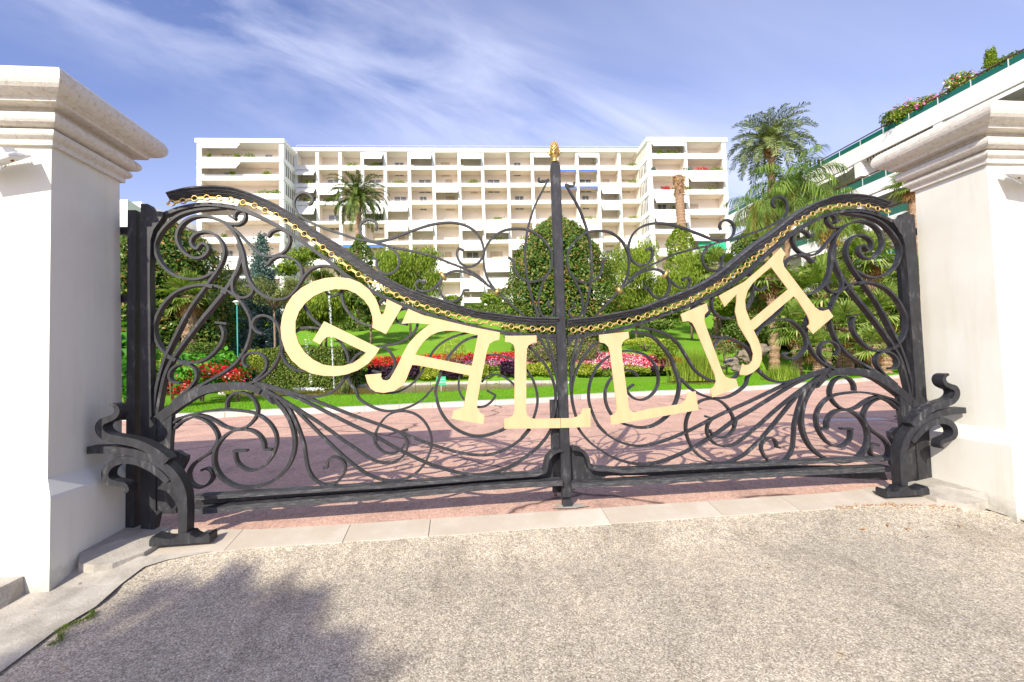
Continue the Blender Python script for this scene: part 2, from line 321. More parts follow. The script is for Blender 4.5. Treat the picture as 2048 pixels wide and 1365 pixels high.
# ------------------------------------------------------------------ tracing frames of the ironwork (gate plane)
TF = dict(A=(240, 360, 4.876), B=(240, 620, 4.876), C=(160, 760, 3.79), D=(480, 760, 4.876), E=(560, 500, 4.876), F=(560, 360, 4.876),
          G=(920, 270, 3.69), H=(900, 600, 4.876), I=(860, 780, 4.876), P=(0, 0, 1), X=(1480, 370, 4.876), Y=(1200, 500, 3.79), Z=(1240, 680, 4.876))
def trace(s, v=0.0):
    fr = 'P'; pts = []; toks = s.split(); i = 0
    while i < len(toks):
        if toks[i] in TF: fr = toks[i]; i += 1; continue
        ox, oy, k = TF[fr]; pts.append(gp(ox+float(toks[i])/k, oy+float(toks[i+1])/k, v)); i += 2
    return np.array(pts)
PAIRS = [((340.5,394),(1768,411)),((286,410),(1805.5,422)),((614,385.6),(1562,396.7)),((736.4,439),(1457.4,441.5)),
((968,510),(1257,508.5)),((994.5,584),(1237.6,581.7)),((886,554),(1335,552)),((1056,461),(1169,463)),((504.6,763.6),(1664,732.5)),
((789.7,821.5),(1430.7,797)),((651,972),(1562,922)),((785.6,961),(1451,926)),((1085.6,940),(1181,934)),((499.4,646.7),(1662.5,624)),
((393,545),(1745,542)),((341,640),(1807,640)),((580,720),(1572,700))]
pa = np.array([gp(*a) for a, _ in PAIRS]); pb = np.array([gp(*b_) for _, b_ in PAIRS])
def basis(q): u, z = q[:, 0], q[:, 1]-EYE; return np.stack([np.ones_like(u), u, z, u*u, u*z], 1)
ka = np.linalg.solve(basis(pa).T@basis(pa)+.02*np.eye(5), basis(pa).T@(pb[:, 0]+pa[:, 0])); kz = np.linalg.solve(basis(pa).T@basis(pa)+.02*np.eye(5), basis(pa).T@(pb[:, 1]-pa[:, 1]))
def mir(P): P = np.asarray(P, float); B_ = basis(P); return np.stack([-P[:, 0]+B_@ka, P[:, 1]+B_@kz], 1)

def bar_geo(mb, P, wd, v0, depth):
    P = np.asarray(P, float); n = len(P); wd = np.interp(np.linspace(0, 1, n), np.linspace(0, 1, len(wd)), wd) if hasattr(wd, '__len__') else np.full(n, wd)
    T = np.gradient(P, axis=0); T /= np.linalg.norm(T, axis=1)[:, None]+1e-9; Nn = np.stack([-T[:, 1], T[:, 0]], 1)
    V = []
    for p, nn, w_ in zip(P, Nn, wd):
        a = p+nn*w_/2; b_ = p-nn*w_/2; V += [W(a[0], v0, a[1]), W(b_[0], v0, b_[1]), W(b_[0], v0-depth, b_[1]), W(a[0], v0-depth, a[1])]
    Fc = [(i*4+k, i*4+(k+1) % 4, (i+1)*4+(k+1) % 4, (i+1)*4+k) for i in range(n-1) for k in range(4)] + [(3, 2, 1, 0), tuple((n-1)*4+k for k in range(4))]
    mb.add(V, Fc)
def plate(mb, poly, v0, depth, holes=()):
    from mathutils.geometry import tessellate_polygon
    loops = [np.asarray(poly)]+[np.asarray(h) for h in holes]
    allp = np.vstack(loops); tris = tessellate_polygon([[Vector((p[0], p[1], 0)) for p in lp] for lp in loops]); n = len(allp)
    V = [W(p[0], v0, p[1]) for p in allp]+[W(p[0], v0-depth, p[1]) for p in allp]; Fc = []
    for a, b_, c_ in tris:
        ar = (allp[b_][0]-allp[a][0])*(allp[c_][1]-allp[a][1])-(allp[b_][1]-allp[a][1])*(allp[c_][0]-allp[a][0])
        if ar < 0: b_, c_ = c_, b_
        Fc += [(a, b_, c_), (c_+n, b_+n, a+n)]
    k = 0
    for lp in loops:
        m_ = len(lp); Fc += [(k+i, k+(i+1) % m_, k+(i+1) % m_+n, k+i+n) for i in range(m_)]; k += m_
    mb.add(V, Fc)

# scrolls of one leaf: (name, points, width m, depth m, end ticks)
SC = [
('scroll', 'A 1010 262 850 278 700 297 560 345 450 430 370 530 332 620 338 700 375 790 440 870 520 925 620 958 730 966 830 940 905 897', .024, .062, ()),
('scroll', 'A 610 1365 690 1230 850 1010 960 850 1002 750 1008 680 980 600 920 535 840 503 760 512 702 550 682 600 700 648 740 668 768 635 795 617 830 628 855 665 840 712 780 755 700 755 620 710 562 630 545 560 562 480 620 405 700 362 800 348 890 362 1000 410 1080 482 1140 570 1165 660 1172 740', .024, .06, ()),
('scroll', 'A 1150 640 1180 730 1150 850 1100 950 1030 1060 900 1225 780 1370 B 650 270 530 440 470 545 430 640 392 800 366 950 352 1040', (.03, .034, .03, .028, .028), .07, ()),
('scroll', 'A 1150 620 1182 700 1196 760 1212 850 1250 970 1320 1070 1420 1140 1530 1165 1620 1150 1700 1080 1750 1000 1772 920 1755 840 1700 780 1620 745 1540 745 1470 780 1438 820', (.045, .03, .022, .022, .022), .055, ('A 1395 790 1442 826',)),
('scroll', 'A 1060 440 1120 490 1200 570 1300 670 1380 730 1460 745 1560 722 1620 670 1650 600 1640 540 1590 492 1530 480 1470 507 1445 545', .022, .055, ('A 1400 520 1446 552',)),
('scroll', 'A 960 385 1040 420 1090 432 1150 432 1200 398 1218 345 1185 302 1135 305 1112 345 1115 378', .022, .055, ('A 1060 348 1118 382',)),
('scroll', 'A 1172 745 1145 850 1100 960 1090 1040 1108 1108 1165 1145 1230 1142 1278 1105 1288 1062 1255 1035 1215 1035', .022, .055, ()),
('scroll', 'A 1752 1010 1800 930 1870 865 1960 838 2040 840 F 560 872 610 930 632 975', .022, .055, ()),
('scroll', 'F 440 1090 480 1120 530 1127 580 1102 606 1072 625 1020', .02, .05, ()),
('scroll', 'E 618 350 602 400 600 470 630 560 700 650 790 710 890 737 1000 720 1075 650 1085 560 1045 487 992 490 955 525', .022, .05, ()),
('scroll', 'E 960 935 1060 930 1180 895 1280 828 1330 760 1338 700 1310 630 1250 583 1180 580 1135 618 1125 670 1162 712', .022, .05, ('E 1162 712 1245 728',)),
('scroll', 'E 225 530 270 620 330 690 400 745 490 810 570 885 635 980 665 1080 660 1180 620 1260 560 1340 480 1400 D 850 142 740 167 640 163 500 130 330 78 150 28', (.024, .022, .022, .024, .03), .055, ()),
('scroll', 'E 570 880 480 805 385 770 300 757 200 767 110 820 35 915 10 1000 40 1085 100 1145 180 1180 260 1170 310 1140', .022, .055, ('E 250 1120 312 1142',)),
('scroll', 'E 960 935 880 960 810 992 740 1032 692 1100 665 1170 660 1240 685 1310 735 1370 D 1150 172 1250 247 1380 300 1500 305 1640 270 1780 190 1885 75', .022, .05, ()),
('scroll', 'E 950 932 1040 965 1098 1040 1118 1110 1100 1180 1050 1238 992 1262', .022, .05, ('E 895 1180 985 1200',)),
('scroll', 'E 1920 790 1800 815 1680 852 1580 905 1500 980 1440 1080 1390 1170 1330 1265 1250 1335 1150 1385 D 1430 130 1330 118 1265 90 1215 42', .022, .05, ()),
('scroll', 'E 2000 830 1920 846 1850 862 1760 912 1685 990 1625 1070 1580 1150 1553 1250 D 1908 100 1920 205 1965 325 2048 435 I 280 400 400 448 520 452 640 420 740 375 H 620 1180 668 1080 682 985 668 900 625 828 570 780 500 740 420 730 350 757 310 805', (.026, .03, .03, .026, .022, .02), .05, ()),
('scroll', 'I 980 385 905 470 800 550 680 608 560 638 430 638 300 618 150 580 40 545 D 1880 640 1700 572 1500 492 1300 420 1100 350 900 272 700 195 560 145 350 90 170 42', (.022, .022, .024, .028, .03), .05, ()),
('scroll', 'H 450 935 400 1000 340 1040 265 1047 200 1022 150 985 105 925 85 850 95 740 130 670 200 600 280 562 370 542 460 537 560 562 640 598 710 645 765 705 820 800 853 920 855 1020 825 1140 780 1250 700 1350', .021, .05, ('H 450 935 360 885',)),
('scroll', 'H 700 430 770 458 850 530 930 630 990 740 1025 850 1036 960 1022 1080 1002 1170 990 1265 960 1320 I 1130 480 1050 570 950 650 850 720 700 788 560 825 430 835 250 808 50 750 D 1850 828 1700 762 1500 662 1300 545 1100 450 900 350 700 247 560 180 380 112 180 55', (.022, .022, .024, .026, .03), .055, ()),
('scroll', 'D 140 40 300 132 500 255 700 380 850 482 1000 592 1150 692 1250 762 1350 806 1450 816 1540 788 1605 725 1632 650 1612 570 1568 522', (.03, .024, .022, .02), .05, ('D 1560 515 1635 488',)),
('scroll', 'D 170 75 350 165 480 245 600 355 750 505 900 652 1020 762 1130 852 1250 930 1380 978 1480 990 1580 980 1680 938 1770 860 1838 745 1868 620 1850 505 1780 392 1680 325 1560 308 1450 342 1370 422 1322 520 1312 600 1335 650 1400 708 1480 722 1560 692 1606 630', (.03, .024, .022, .022, .02, .02), .05, ()),
('scroll', 'D 400 200 470 280 520 370 582 520 620 640 638 760 660 870 710 960 780 1015 850 1032 930 1008 990 950 1022 880 1018 820 980 780 930 757 880 765 852 800 845 862', (.03, .026, .022, .02), .05, ('D 808 866 850 858',)),
('scroll', 'B 1280 755 1400 822 1500 905 D 300 165 420 292 498 440 528 600 515 720 460 850 370 950 250 1020 120 1055 0 1052 C 1160 806 1062 742 1012 645 1015 540 1060 460 1128 402 1200 380 1290 385 1350 420 1388 480 1392 522', (.05, .036, .03, .028, .026, .024), .065, ('C 1388 530 1450 532',)),
('arch', 'B 330 1110 400 1050 520 958 650 870 800 790 960 752 1120 745 1280 758 1370 800', (.085, .08, .075, .07, .05), .09, ()),
('scroll', 'C 1170 545 1172 580 1185 625 1225 665 1290 690 1370 668 1440 600 1482 505 1482 420 1440 340 1370 280 1300 250 1200 235 1080 228 950 240 830 268 720 298', .022, .06, ('C 1155 542 1262 538',)),
('scroll', 'C 1108 215 1112 160 1150 112 1210 95 1280 117 1330 180 1342 240 1318 300 1255 358 1180 376 1100 358 1020 312 940 277 850 268 760 290 700 330', .022, .06, ()),
('scroll', 'C 700 375 770 315 860 286 950 315 1012 375 1038 440 1020 502 970 560 900 605 842 655 815 715 825 772 865 812 920 818 968 790 998 740 985 692 950 675 912 690', .022, .06, ()),
('scroll', 'A 1240 1290 1150 1160 1040 1080 950 1040 840 1025 720 1030 600 1062 500 1122 410 1220 350 1330 B 325 150 338 270 385 370 460 440 540 490 640 512 740 512 840 472 920 402 982 310 1000 220 972 150', .024, .062, ('B 922 122 1035 134',)),
('scroll', 'A 1230 1278 1258 1340 B 1268 120 1270 200 1242 320 1190 430 1120 520 1000 612 860 692 720 772 600 850 515 922', (.022, .024, .03), .06, ()),
('scroll', 'B 1380 235 1318 205 1285 145 1315 80 1390 53 1480 88 1545 180 1568 300 1555 420 1500 540 1420 630 1340 685 1270 715', .022, .055, ()),
('scroll', 'B 1240 560 1210 545 1192 500 1220 442 1290 415 1370 435 1418 490 1420 560 1370 632 1300 690', .022, .055, ()),
('scroll', 'B 510 895 600 825 690 742 738 655 730 590 680 542 610 525 535 550 485 600 475 660 510 705 580 712', .022, .06, ()),
('scroll', 'A 615 1355 B 560 200 492 340 440 455 392 600 352 760 332 900 332 1020', .026, .075, ()),
# crest above the beam
('crest_scroll', 'F 275 245 310 225 315 180 275 137 212 130 157 170 137 240 160 310 220 370 330 430 450 480 600 530 750 580 880 605 980 625 1080 655 1200 680 1350 710 1500 750 1650 810 1780 860 1880 905 1960 960 2030 1030 G 265 1150 340 1220 420 1290 480 1345 H 800 260 860 350 930 470 985 590 1022 700 1045 800 1048 900', (.022, .02, .018, .018, .02), .03, ()),
('crest_scroll', 'F 935 495 945 450 920 407 860 390 800 420 780 480 800 545 860 592 930 605 1050 587 1200 532 1400 462 1550 427 1700 422 1830 457 1920 522 1970 610 1985 700 1960 780 1900 833 1830 848 1770 820 1732 760 1725 705 1745 672', .02, .03, ('F 1735 668 1792 690',)),
('crest_scroll', 'F 1060 648 1140 720 1165 800 1140 870 1080 913 1010 915 960 872 940 815 948 780', .02, .03, ('F 905 755 955 785',)),
('crest_scroll', 'G 262 1150 202 1060 177 960 177 880 202 810 252 750 322 708 400 695 490 700 560 730 620 780 665 845 680 920 665 1000 620 1050 560 1080 500 1082 440 1050 402 990 395 930', .02, .03, ('G 355 903 400 932',)),
('crest_scroll', 'G 652 330 610 410 555 520 520 620 495 720 482 850 485 980 500 1080 530 1200 560 1290 578 1350 H 900 272 950 400 992 520 1030 650 1048 760', .02, .03, ()),
('crest_scroll', 'G 655 1015 612 1100 582 1190 580 1275 612 1338 655 1345 690 1318 688 1285 662 1266 648 1262 655 1218', .018, .028, ()),
('crest_scroll', 'G 655 332 625 345 592 348 580 335 582 320', .018, .03, ()),
('crest_scroll', 'F 2040 1040 1970 985 1885 930 1800 900 1720 890 1650 907 1600 947 1565 1005 1557 1070 1590 1145 1660 1188 1730 1173 1778 1120 1792 1075', .02, .03, ('F 1790 1078 1850 1076',)),
('crest_scroll', 'F 1600 947 1545 1010 1482 1070 1410 1090 1350 1075 1322 1030 1342 990 1398 998', .02, .03, ('F 1392 1018 1415 992',)),
]
BEAM_TOP = 'A 500 150 600 122 720 97 900 85 1100 97 1250 137 1400 192 1550 262 1700 350 1850 455 2000 555 F 600 650 800 790 1000 930 1200 1040 1400 1120 1650 1198 1850 1262 H 250 108 500 142 720 168 900 176 1045 178'
BEAM_BOT = 'A 500 215 600 192 720 172 900 152 1100 166 1250 207 1400 280 1550 362 1700 455 1850 565 2000 668 F 600 758 800 898 1000 1022 1200 1130 1400 1208 1650 1275 1850 1330 H 250 175 500 212 720 237 900 245 1045 248'
BAND = 'A 400 350 440 335 540 295 640 267 800 243 960 247 1130 272 1250 312 1400 378 1500 430 1700 548 1900 693 2048 803 F 600 898 750 1003 900 1087 1050 1160 1200 1222 1400 1292 1600 1345 H 200 250 400 298 600 328 850 348 1048 352'
RINGS = 'A 530 240 638 220 752 197 870 190 988 196 1105 212 1220 236 1332 268 1432 312 1538 360 1630 415 1722 475 1812 540 1902 605 1992 670 F 515 735 600 800 685 868 775 930 862 982 955 1032 1050 1085 1145 1130 1242 1175 1340 1213 1440 1250 1540 1280 1640 1308 1745 1340 H 185 190 285 213 385 232 490 247 595 263 695 275 800 284 895 290 990 290'
LETTERS_L = {
'G': ('E 1040 480 1030 560 1012 618 990 633 974 600 960 540 930 470 870 390 780 320 680 280 560 265 440 275 320 310 210 370 120 450 60 540 20 650 5 760 15 870 50 980 110 1075 200 1155 310 1208 430 1230 540 1232 650 1215 760 1175 860 1110 930 1030 972 962 430 697 318 885 390 922 420 880 460 848 500 845 540 860 838 1003 790 1050 710 1105 610 1132 520 1135 420 1120 320 1070 240 1000 180 910 150 810 150 700 185 600 245 520 330 450 430 405 540 383 650 388 740 425 820 490 870 560 900 650 905 720 898 758 1033 822 1192 553', None),
'A': ('E 1250 575 1185 722 1300 712 1460 728 1400 770 1330 830 1250 920 1190 1030 1150 1120 1100 1210 1070 1260 1040 1275 1002 1268 985 1240 990 1205 830 1220 850 1295 880 1350 930 1385 1010 1396 1110 1378 1190 1328 1230 1268 1260 1190 1290 1122 1360 1130 1845 1225 H 160 900 135 1030 100 1060 35 1080 15 1160 325 1215 337 1125 290 1100 265 1050 264 1000 300 800 360 500 385 430 430 400 480 390 487 318 200 262 0 215 E 1520 672 1400 640', 'E 1930 832 1870 1133 1320 1022 1350 965 1400 895 1470 835 1540 803 1620 788 1710 790 1800 805'),
}
L1 = 'H 537 352 843 348 845 412 800 425 765 445 750 480 745 600 742 1080 755 1130 790 1155 830 1162'
L1_l = L1 + ' 1076 1156 1076 1251 530 1258 528 1158 580 1150 615 1125 628 1080 632 480 620 440 585 415 537 410'
L1_r = 'H 1080 1156 1180 1154 1240 1140 1280 1105 1290 1060 1369 1058 1369 1240 1080 1250'
LETTERS_R = {
'L': ('H 1453 342 1740 310 1748 375 1710 390 1680 415 1672 450 1680 560 1745 1050 1760 1085 1800 1097 Z 300 670 545 635 600 620 640 585 655 515 738 503 765 685 H 1570 1222 1562 1132 1600 1115 1625 1080 1625 1040 1560 520 1545 460 1510 425 1460 415', None),
'I': ('Y 612 488 808 405 822 462 795 490 790 530 800 570 930 930 950 960 980 975 1030 978 1048 1038 852 1120 835 1060 865 1035 880 1000 870 950 720 590 700 555 670 540 628 545', None),
'A': ('P 1562 495.5 1571.3 508.4 1567.2 514.6 1565.7 522.8 1568.6 534.1 1630.7 615.1 1638.9 621.2 1647.1 622.3 1657.4 619.2 1667 633.5 1626 668.5 1614.3 653.9 1619.3 648.3 1618.8 641.6 1614.8 631.4 1594.6 600 1587.2 592.8 1507.4 661 1516.6 679.4 1523.2 700.5 1524 719 1518 734.8 1506 745.4 1492.9 751.2 1479.2 749.3 1485 727.4 1490.2 730.9 1498.2 729.6 1504.7 721.6 1506.6 708.4 1500.8 690 1487.6 668.9 1477 650.4 1470.4 624 1473 602.9 1473.6 588.4 1449.3 614 1437.5 592.3 1490 563.3 1529.8 529', 'P 1542.2 534.3 1576 579.2 1500.8 642.5 1491.6 618.7 1490.2 600.3 1495.5 581.8 1506 566 1521.9 551.5'),
}
# ------------------------------------------------------------------ the gate
def frame(x, y, z): return W(x, y, z)
def make_leaf(side):
    L = side < 0
    T = (lambda P: np.asarray(P)) if L else mir
    org = W(side*3.78, 0, 0)
    lf = thing('gate_leaf', 'left black iron gate leaf with gold letters G, A and the first L' if L else
               'right black iron gate leaf with the tall middle post and gold letters L, I, A', 'gate', org, YAW, 'leaves of the wrought iron gate')
    for i, (nm, s, wd, dp, ticks) in enumerate(SC):
        P = T(catmull(trace(s), 6)); v0 = .0007*(i % 9) + (.012 if nm == 'crest_scroll' else 0)
        if nm == 'arch': v0 = .02
        mb = MB()
        # rust-free flat bars: swell a little at welded starts
        wd_ = [q*(.88 if nm == 'scroll' else 1) for q in wd] if hasattr(wd, '__len__') else wd*(.9 if nm == 'scroll' else 1)
        bar_geo(mb, P, wd_, v0, dp)
        for tk in ticks: bar_geo(mb, T(trace(tk)), .02, v0+.0004, dp)
        mb.build(nm, iron, lf)
    # top beam: ribbed moulding swept between its traced edges
    bt = T(catmull(trace(BEAM_TOP), 5)); bb = T(catmull(trace(BEAM_BOT), 5)); mb = MB(); n = len(bt)
    prof = [(0, .045), (.0, .075), (.10, .082), (.22, .080), (.24, .066), (.36, .066), (.38, .058), (.50, .058), (.52, .044), (.66, .044), (.68, .030), (.86, .030), (.88, .018), (1.0, .018), (1.0, -.05), (.0, -.06), (-.06, -.02)]
    V = []
    for a, c_ in zip(bt, bb):
        for f_, vv in prof: p = a+(c_-a)*f_; V.append(W(p[0], vv, p[1]))
    k = len(prof); Fc = [(i*k+j, i*k+(j+1) % k, (i+1)*k+(j+1) % k, (i+1)*k+j) for i in range(n-1) for j in range(k)] + [tuple(range(k))[::-1], tuple((n-1)*k+j for j in range(k))]
    mb.add(V, Fc); mb.build('beam', dusty, lf)
    bd = T(catmull(trace(BAND), 5)); mb = MB(); bar_geo(mb, bd, .034, .012, .07); mb.build('band', iron, lf)
    # gilt chain: bars with open rings
    rp = T(trace(RINGS)); mb = MB(); cv0 = .036; ch = bpy.data.objects.new('chain', None); C.objects.link(ch); ch.parent = lf; ch.empty_display_size = .1; FR[ch.name] = FR[lf.name]
    for a, c_ in zip(rp[:-1], rp[1:]):
        d = c_-a; bar_geo(mb, np.array([a+d*.22, a+d*.78]), .019, cv0+.007, .016); mb.build('chain_link', gold_metal, ch); mb = MB()
    a, c_ = rp[0], rp[1]; bar_geo(mb, np.array([a-(c_-a)*.45, a-(c_-a)*.22]), .019, cv0+.007, .016)
    mb.build('chain_link', gold_metal, ch)
    me = None
    for j, a in enumerate(rp):
        dloc = rp[min(j+1, len(rp)-1)]-rp[max(j-1, 0)]; ang = math.atan2(dloc[1], dloc[0])
        if me is None:
            V = []; R1, rr, s1, s2 = .0245, .0058, 20, 6
            for p in range(s1):
                for q in range(s2):
                    th = 2*math.pi*p/s1; ph = 2*math.pi*q/s2; r_ = R1+rr*math.cos(ph); V.append((r_*math.cos(th), -rr*1.6*math.sin(ph), r_*math.sin(th)))
            Fc = [(p*s2+q, ((p+1) % s1)*s2+q, ((p+1) % s1)*s2+(q+1) % s2, p*s2+(q+1) % s2) for p in range(s1) for q in range(s2)]
            me = bpy.data.meshes.new('chain_ring'); me.from_pydata(V, [], Fc); me.materials.append(gold_metal); me.polygons.foreach_set('use_smooth', [True]*len(me.polygons))
        o = bpy.data.objects.new('chain_ring', me); C.objects.link(o); o.parent = ch
        o.location = Vector(tolocal([W(a[0], cv0, a[1])], org, YAW)[0]); o.rotation_euler = (0, -ang, 0)
    # outer stile with shaped head, lower stepped plate, rails
    def poly(s): return T(trace(s)) if L else mir(trace(s))[::-1]
    mb = MB(); plate(mb, poly('A 225 245 290 245 305 255 325 290 350 308 385 318 440 322 445 350 400 420 345 500 318 600 312 900 312 1100 B 318 0 318 400 322 800 330 1060 C 590 300 590 985 P 326 1022 318 1030 312 1058 286 1058 A 222 1365 222 800'), .03, .075)
    mb.build('stile', iron, lf)
    mb = MB(); plate(mb, poly('B 320 1110 430 975 515 900 512 1180 C 694 440 690 535 745 538 775 560 815 575 812 610 798 640 770 690 790 740 800 790 815 850 730 975 740 1010 560 1010 560 300'), .016, .06)
    mb.build('corner_plate', iron, lf)
    mb = MB()
    a = T(np.array([gp(364, 896), gp(376, 914)])); xs = sorted([a[0][0], T(np.array([gp(340, 900)]))[0][0]])
    up = trace('P 392 993 541 983.5 785 968 I 500 846 900 819') if L else trace('P 1787 914.5 1672 919.5 1560 924.5 1400 932 1240 940.5')
    mir_up = T(catmull(trace('I 900 819 1000 812 1045 803 1085 780'), 4))
    if L: up = np.vstack([up, mir_up[2:]])
    else: up = np.vstack([up, mir_up[2:]])
    bar_geo(mb, up, .032, .075, .12); mb.build('rail', dusty, lf)
    hump = T(catmull(trace('I 1070 800 1110 778 1122 740 1128 700 1150 645 1195 600 1240 582 1285 575'), 5)); mb = MB(); bar_geo(mb, hump, .032, .073, .115); mb.build('rail_hump', iron, lf)
    lo = trace('P 360 1026 541 1010 785 991.5 I 500 951 900 925 1290 905', .08) if L else trace('P 1780 938 1672 942.5 1560 948 1400 956.5 1280 964 1143 972', .08)
    mb = MB(); bar_geo(mb, lo, .050, .100, .135); mb.build('rail', dusty, lf)
    mb = MB(); plate(mb, poly('P 392 992 541 984 785 968 I 0 900 500 855 900 822 1050 810 1110 782 1122 740 1128 700 1150 645 1195 600 1240 584 1290 577 1290 1010 1260 1010 1235 975 1190 955 1050 950 900 912 500 950 P 785 990 541 1010 380 1024'), -.035, .02)
    mb.build('kick_plate', iron, lf)
    mb = MB(); plate(mb, poly('H 850 362 950 367 1048 370 1048 450 1030 440 1015 415 985 385 940 370 900 372'), .008, .04); mb.build('spandrel', iron, lf)
    # small straps where bars cross
    mb = MB()
    for s in ('A 820 1020 905 1045', 'A 985 1085 1040 1105', 'B 470 455 545 492', 'D 1300 520 1325 605'): bar_geo(mb, T(trace(s)), .032, .012, .075)
    mb.build('strap', iron, lf)
    mb = MB(); cx = T(np.array([gp(994.5, 584)]))[0]; 
    for (p0, p1) in (((990.5, 590), (998, 578)), ((881.5, 545), (891.5, 561))):
        P = T(np.array([gp(*p0), gp(*p1)])); mb2 = MB(); bar_geo(mb2, np.array([P[0], P[0]+(P[1]-P[0])*.5, P[1]]), [.022, .040, .022] if p0[0] > 900 else [.024, .034, .024], .030, .055); mb2.build('gilt_clasp', gold_metal, lf, True)
    return lf
leafL = make_leaf(-1); leafR = make_leaf(1)
def letter(s, hole, parent, lab):
    mb = MB(); P = trace(s, .05); 
    def ccw(P, want):
        ar = np.sum(P[:, 0]*np.roll(P[:, 1], -1)-np.roll(P[:, 0], -1)*P[:, 1]); return P if (ar > 0) == want else P[::-1]
    H = [ccw(trace(hole, .05), False)] if hole else []
    plate(mb, ccw(P, True), .05, .010, H); o = mb.build('letter', gold_paint, parent); o['label'] = lab
letter(*LETTERS_L['G'], leafL, 'gold letter G'); letter(*LETTERS_L['A'], leafL, 'gold letter A with a curled foot')
letter(L1_l, None, leafL, 'gold letter L, main piece'); letter(L1_r, None, leafR, 'toe of the gold letter L cut at the post')
letter(*LETTERS_R['L'], leafR, 'gold letter L'); letter(*LETTERS_R['I'], leafR, 'gold letter I'); letter(*LETTERS_R['A'], leafR, 'gold letter A at the end of the word')
# rear meeting stile on the left leaf, middle post + finial on the right leaf
mb = MB(); mb.box(frame, (-.115, -.035, .12), (-.043, -.09, 1.02)); mb.build('meeting_stile', iron, leafL)
mb = MB(); mb.box(frame, (-.038, .046, .10), (.038, -.045, 3.355)); mb.box(frame, (-.046, .040, .10), (-.038, -.02, 3.33)); mb.box(frame, (.038, .036, .10), (.047, -.02, 3.33))
mb.box(frame, (-.03, .02, 3.355), (.03, -.03, 3.372)); mb.build('middle_post', iron, leafR)
post = [o for o in leafR.children if o.name.startswith('middle_post')][0]
mb = MB(); mb.box(frame, (-.04, .05, -.04), (.045, -.03, .075)); mb.build('drop_bolt', iron, leafR)
mb = MB(); fc = W(0, 0, 3.37)
prof = [(.034, 0), (.040, .008), (.034, .018), (.028, .026), (.026, .036), (.033, .052), (.044, .075), (.047, .095), (.044, .108), (.034, .113), (.040, .122), (.041, .140), (.036, .165), (.027, .190), (.015, .210), (.004, .222)]
lathe(mb, fc, prof, 24)
for k in range(8):                                     # acanthus tips and cone scales
    a = 2*math.pi*k/8; d = np.array([math.cos(a), math.sin(a), 0]); mb.tube([fc+d*.040+np.array([0, 0, .075]), fc+d*.052+np.array([0, 0, .10]), fc+d*.066+np.array([0, 0, .108]), fc+d*.070+np.array([0, 0, .100])], [.012, .012, .008, .003], 6)
for r_ in range(6):
    for k in range(9):
        a = 2*math.pi*(k+.5*(r_ % 2))/9; rr = np.interp(.124+r_*.015, [p[1] for p in prof], [p[0] for p in prof]); d = np.array([math.cos(a), math.sin(a), 0])
        c0 = fc+d*rr+np.array([0, 0, .124+r_*.015]); mb.tube([c0-np.array([0, 0, .007]), c0+d*.004, c0+np.array([0, 0, .008])-d*.002], [.006, .0065, .001], 5)
mb.build('finial', gold_metal, post, True)

# fixed side posts with hinge arms
for side, lab in ((-1, 'black square iron hinge post in the shade beside the left pillar'), (1, 'black square iron hinge post in the sun beside the right pillar')):
    T = (lambda P: np.asarray(P)) if side < 0 else mir
    gpst = thing('gate_post', lab, 'gate post', W(side*3.87, -.02, 0), YAW, 'iron posts at the hinge sides')
    mb = MB(); mb.box(frame, (side*3.835, .028, -.1), (side*3.905, -.15, 2.86)); mb.build('post', iron, gpst)
    for py in (455, 594, 835):
        z = gp(255, py)[1]; mb = MB(); mb.box(frame, (side*3.90, -.098, z-.033), (side*4.25, -.148, z+.033)); mb.build('hinge_arm', iron, gpst)
# bracket stays
BR = [('C 225 187 262 200 280 230 262 272 210 300 165 318 142 352 152 398 205 438 300 458 420 483 520 525 600 575 655 622', (.022, .042, .055, .062, .066, .06)),
      ('C 42 538 120 535 220 537 340 548 440 568 540 610 640 672 712 752 755 850 768 960 770 1060 768 1200', (.058, .058, .058, .058, .062, .07, .078, .072, .065)),
      ('C 330 862 352 838 335 805 280 790 220 778 185 745 190 690 235 640 310 612 400 616 500 652 590 712 660 775', (.016, .035, .048, .055, .058, .062, .045))]
for side, lab in ((-1, 'heavy black iron scroll bracket reaching from the threshold to the shaded left pillar'), (1, 'heavy black iron scroll bracket reaching from the threshold to the sunlit right pillar')):
    vb = .345; st = thing('scroll_bracket', lab, 'bracket', W(side*3.28, vb, 0), YAW, 'scroll brackets either side of the gate')
    def Tb(P): P = np.asarray(P, float); return P if side < 0 else P*np.array([-1, 1])+np.array([.0, .0])
    for i, (s, wd) in enumerate(BR):
        mb = MB(); bar_geo(mb, Tb(catmull(trace(s, vb), 6)), wd, vb-(.0, .012, .006)[i], .11-.006*i); mb.build(('arm', 'leg', 'arm')[i], iron, st)
    P = trace('C 527 1265 528 1215 550 1185 590 1195 640 1205 700 1205 735 1190 760 1160 830 1160 850 1180 880 1195 920 1192 950 1175 975 1165 985 1180 985 1250', vb)
    P[:, 1] = np.maximum(P[:, 1], .004); P = Tb(P)
    ar = np.sum(P[:, 0]*np.roll(P[:, 1], -1)-np.roll(P[:, 0], -1)*P[:, 1]); P = P if ar > 0 else P[::-1]
    mb = MB(); plate(mb, P, vb+.006, .12); mb.build('foot', iron, st)

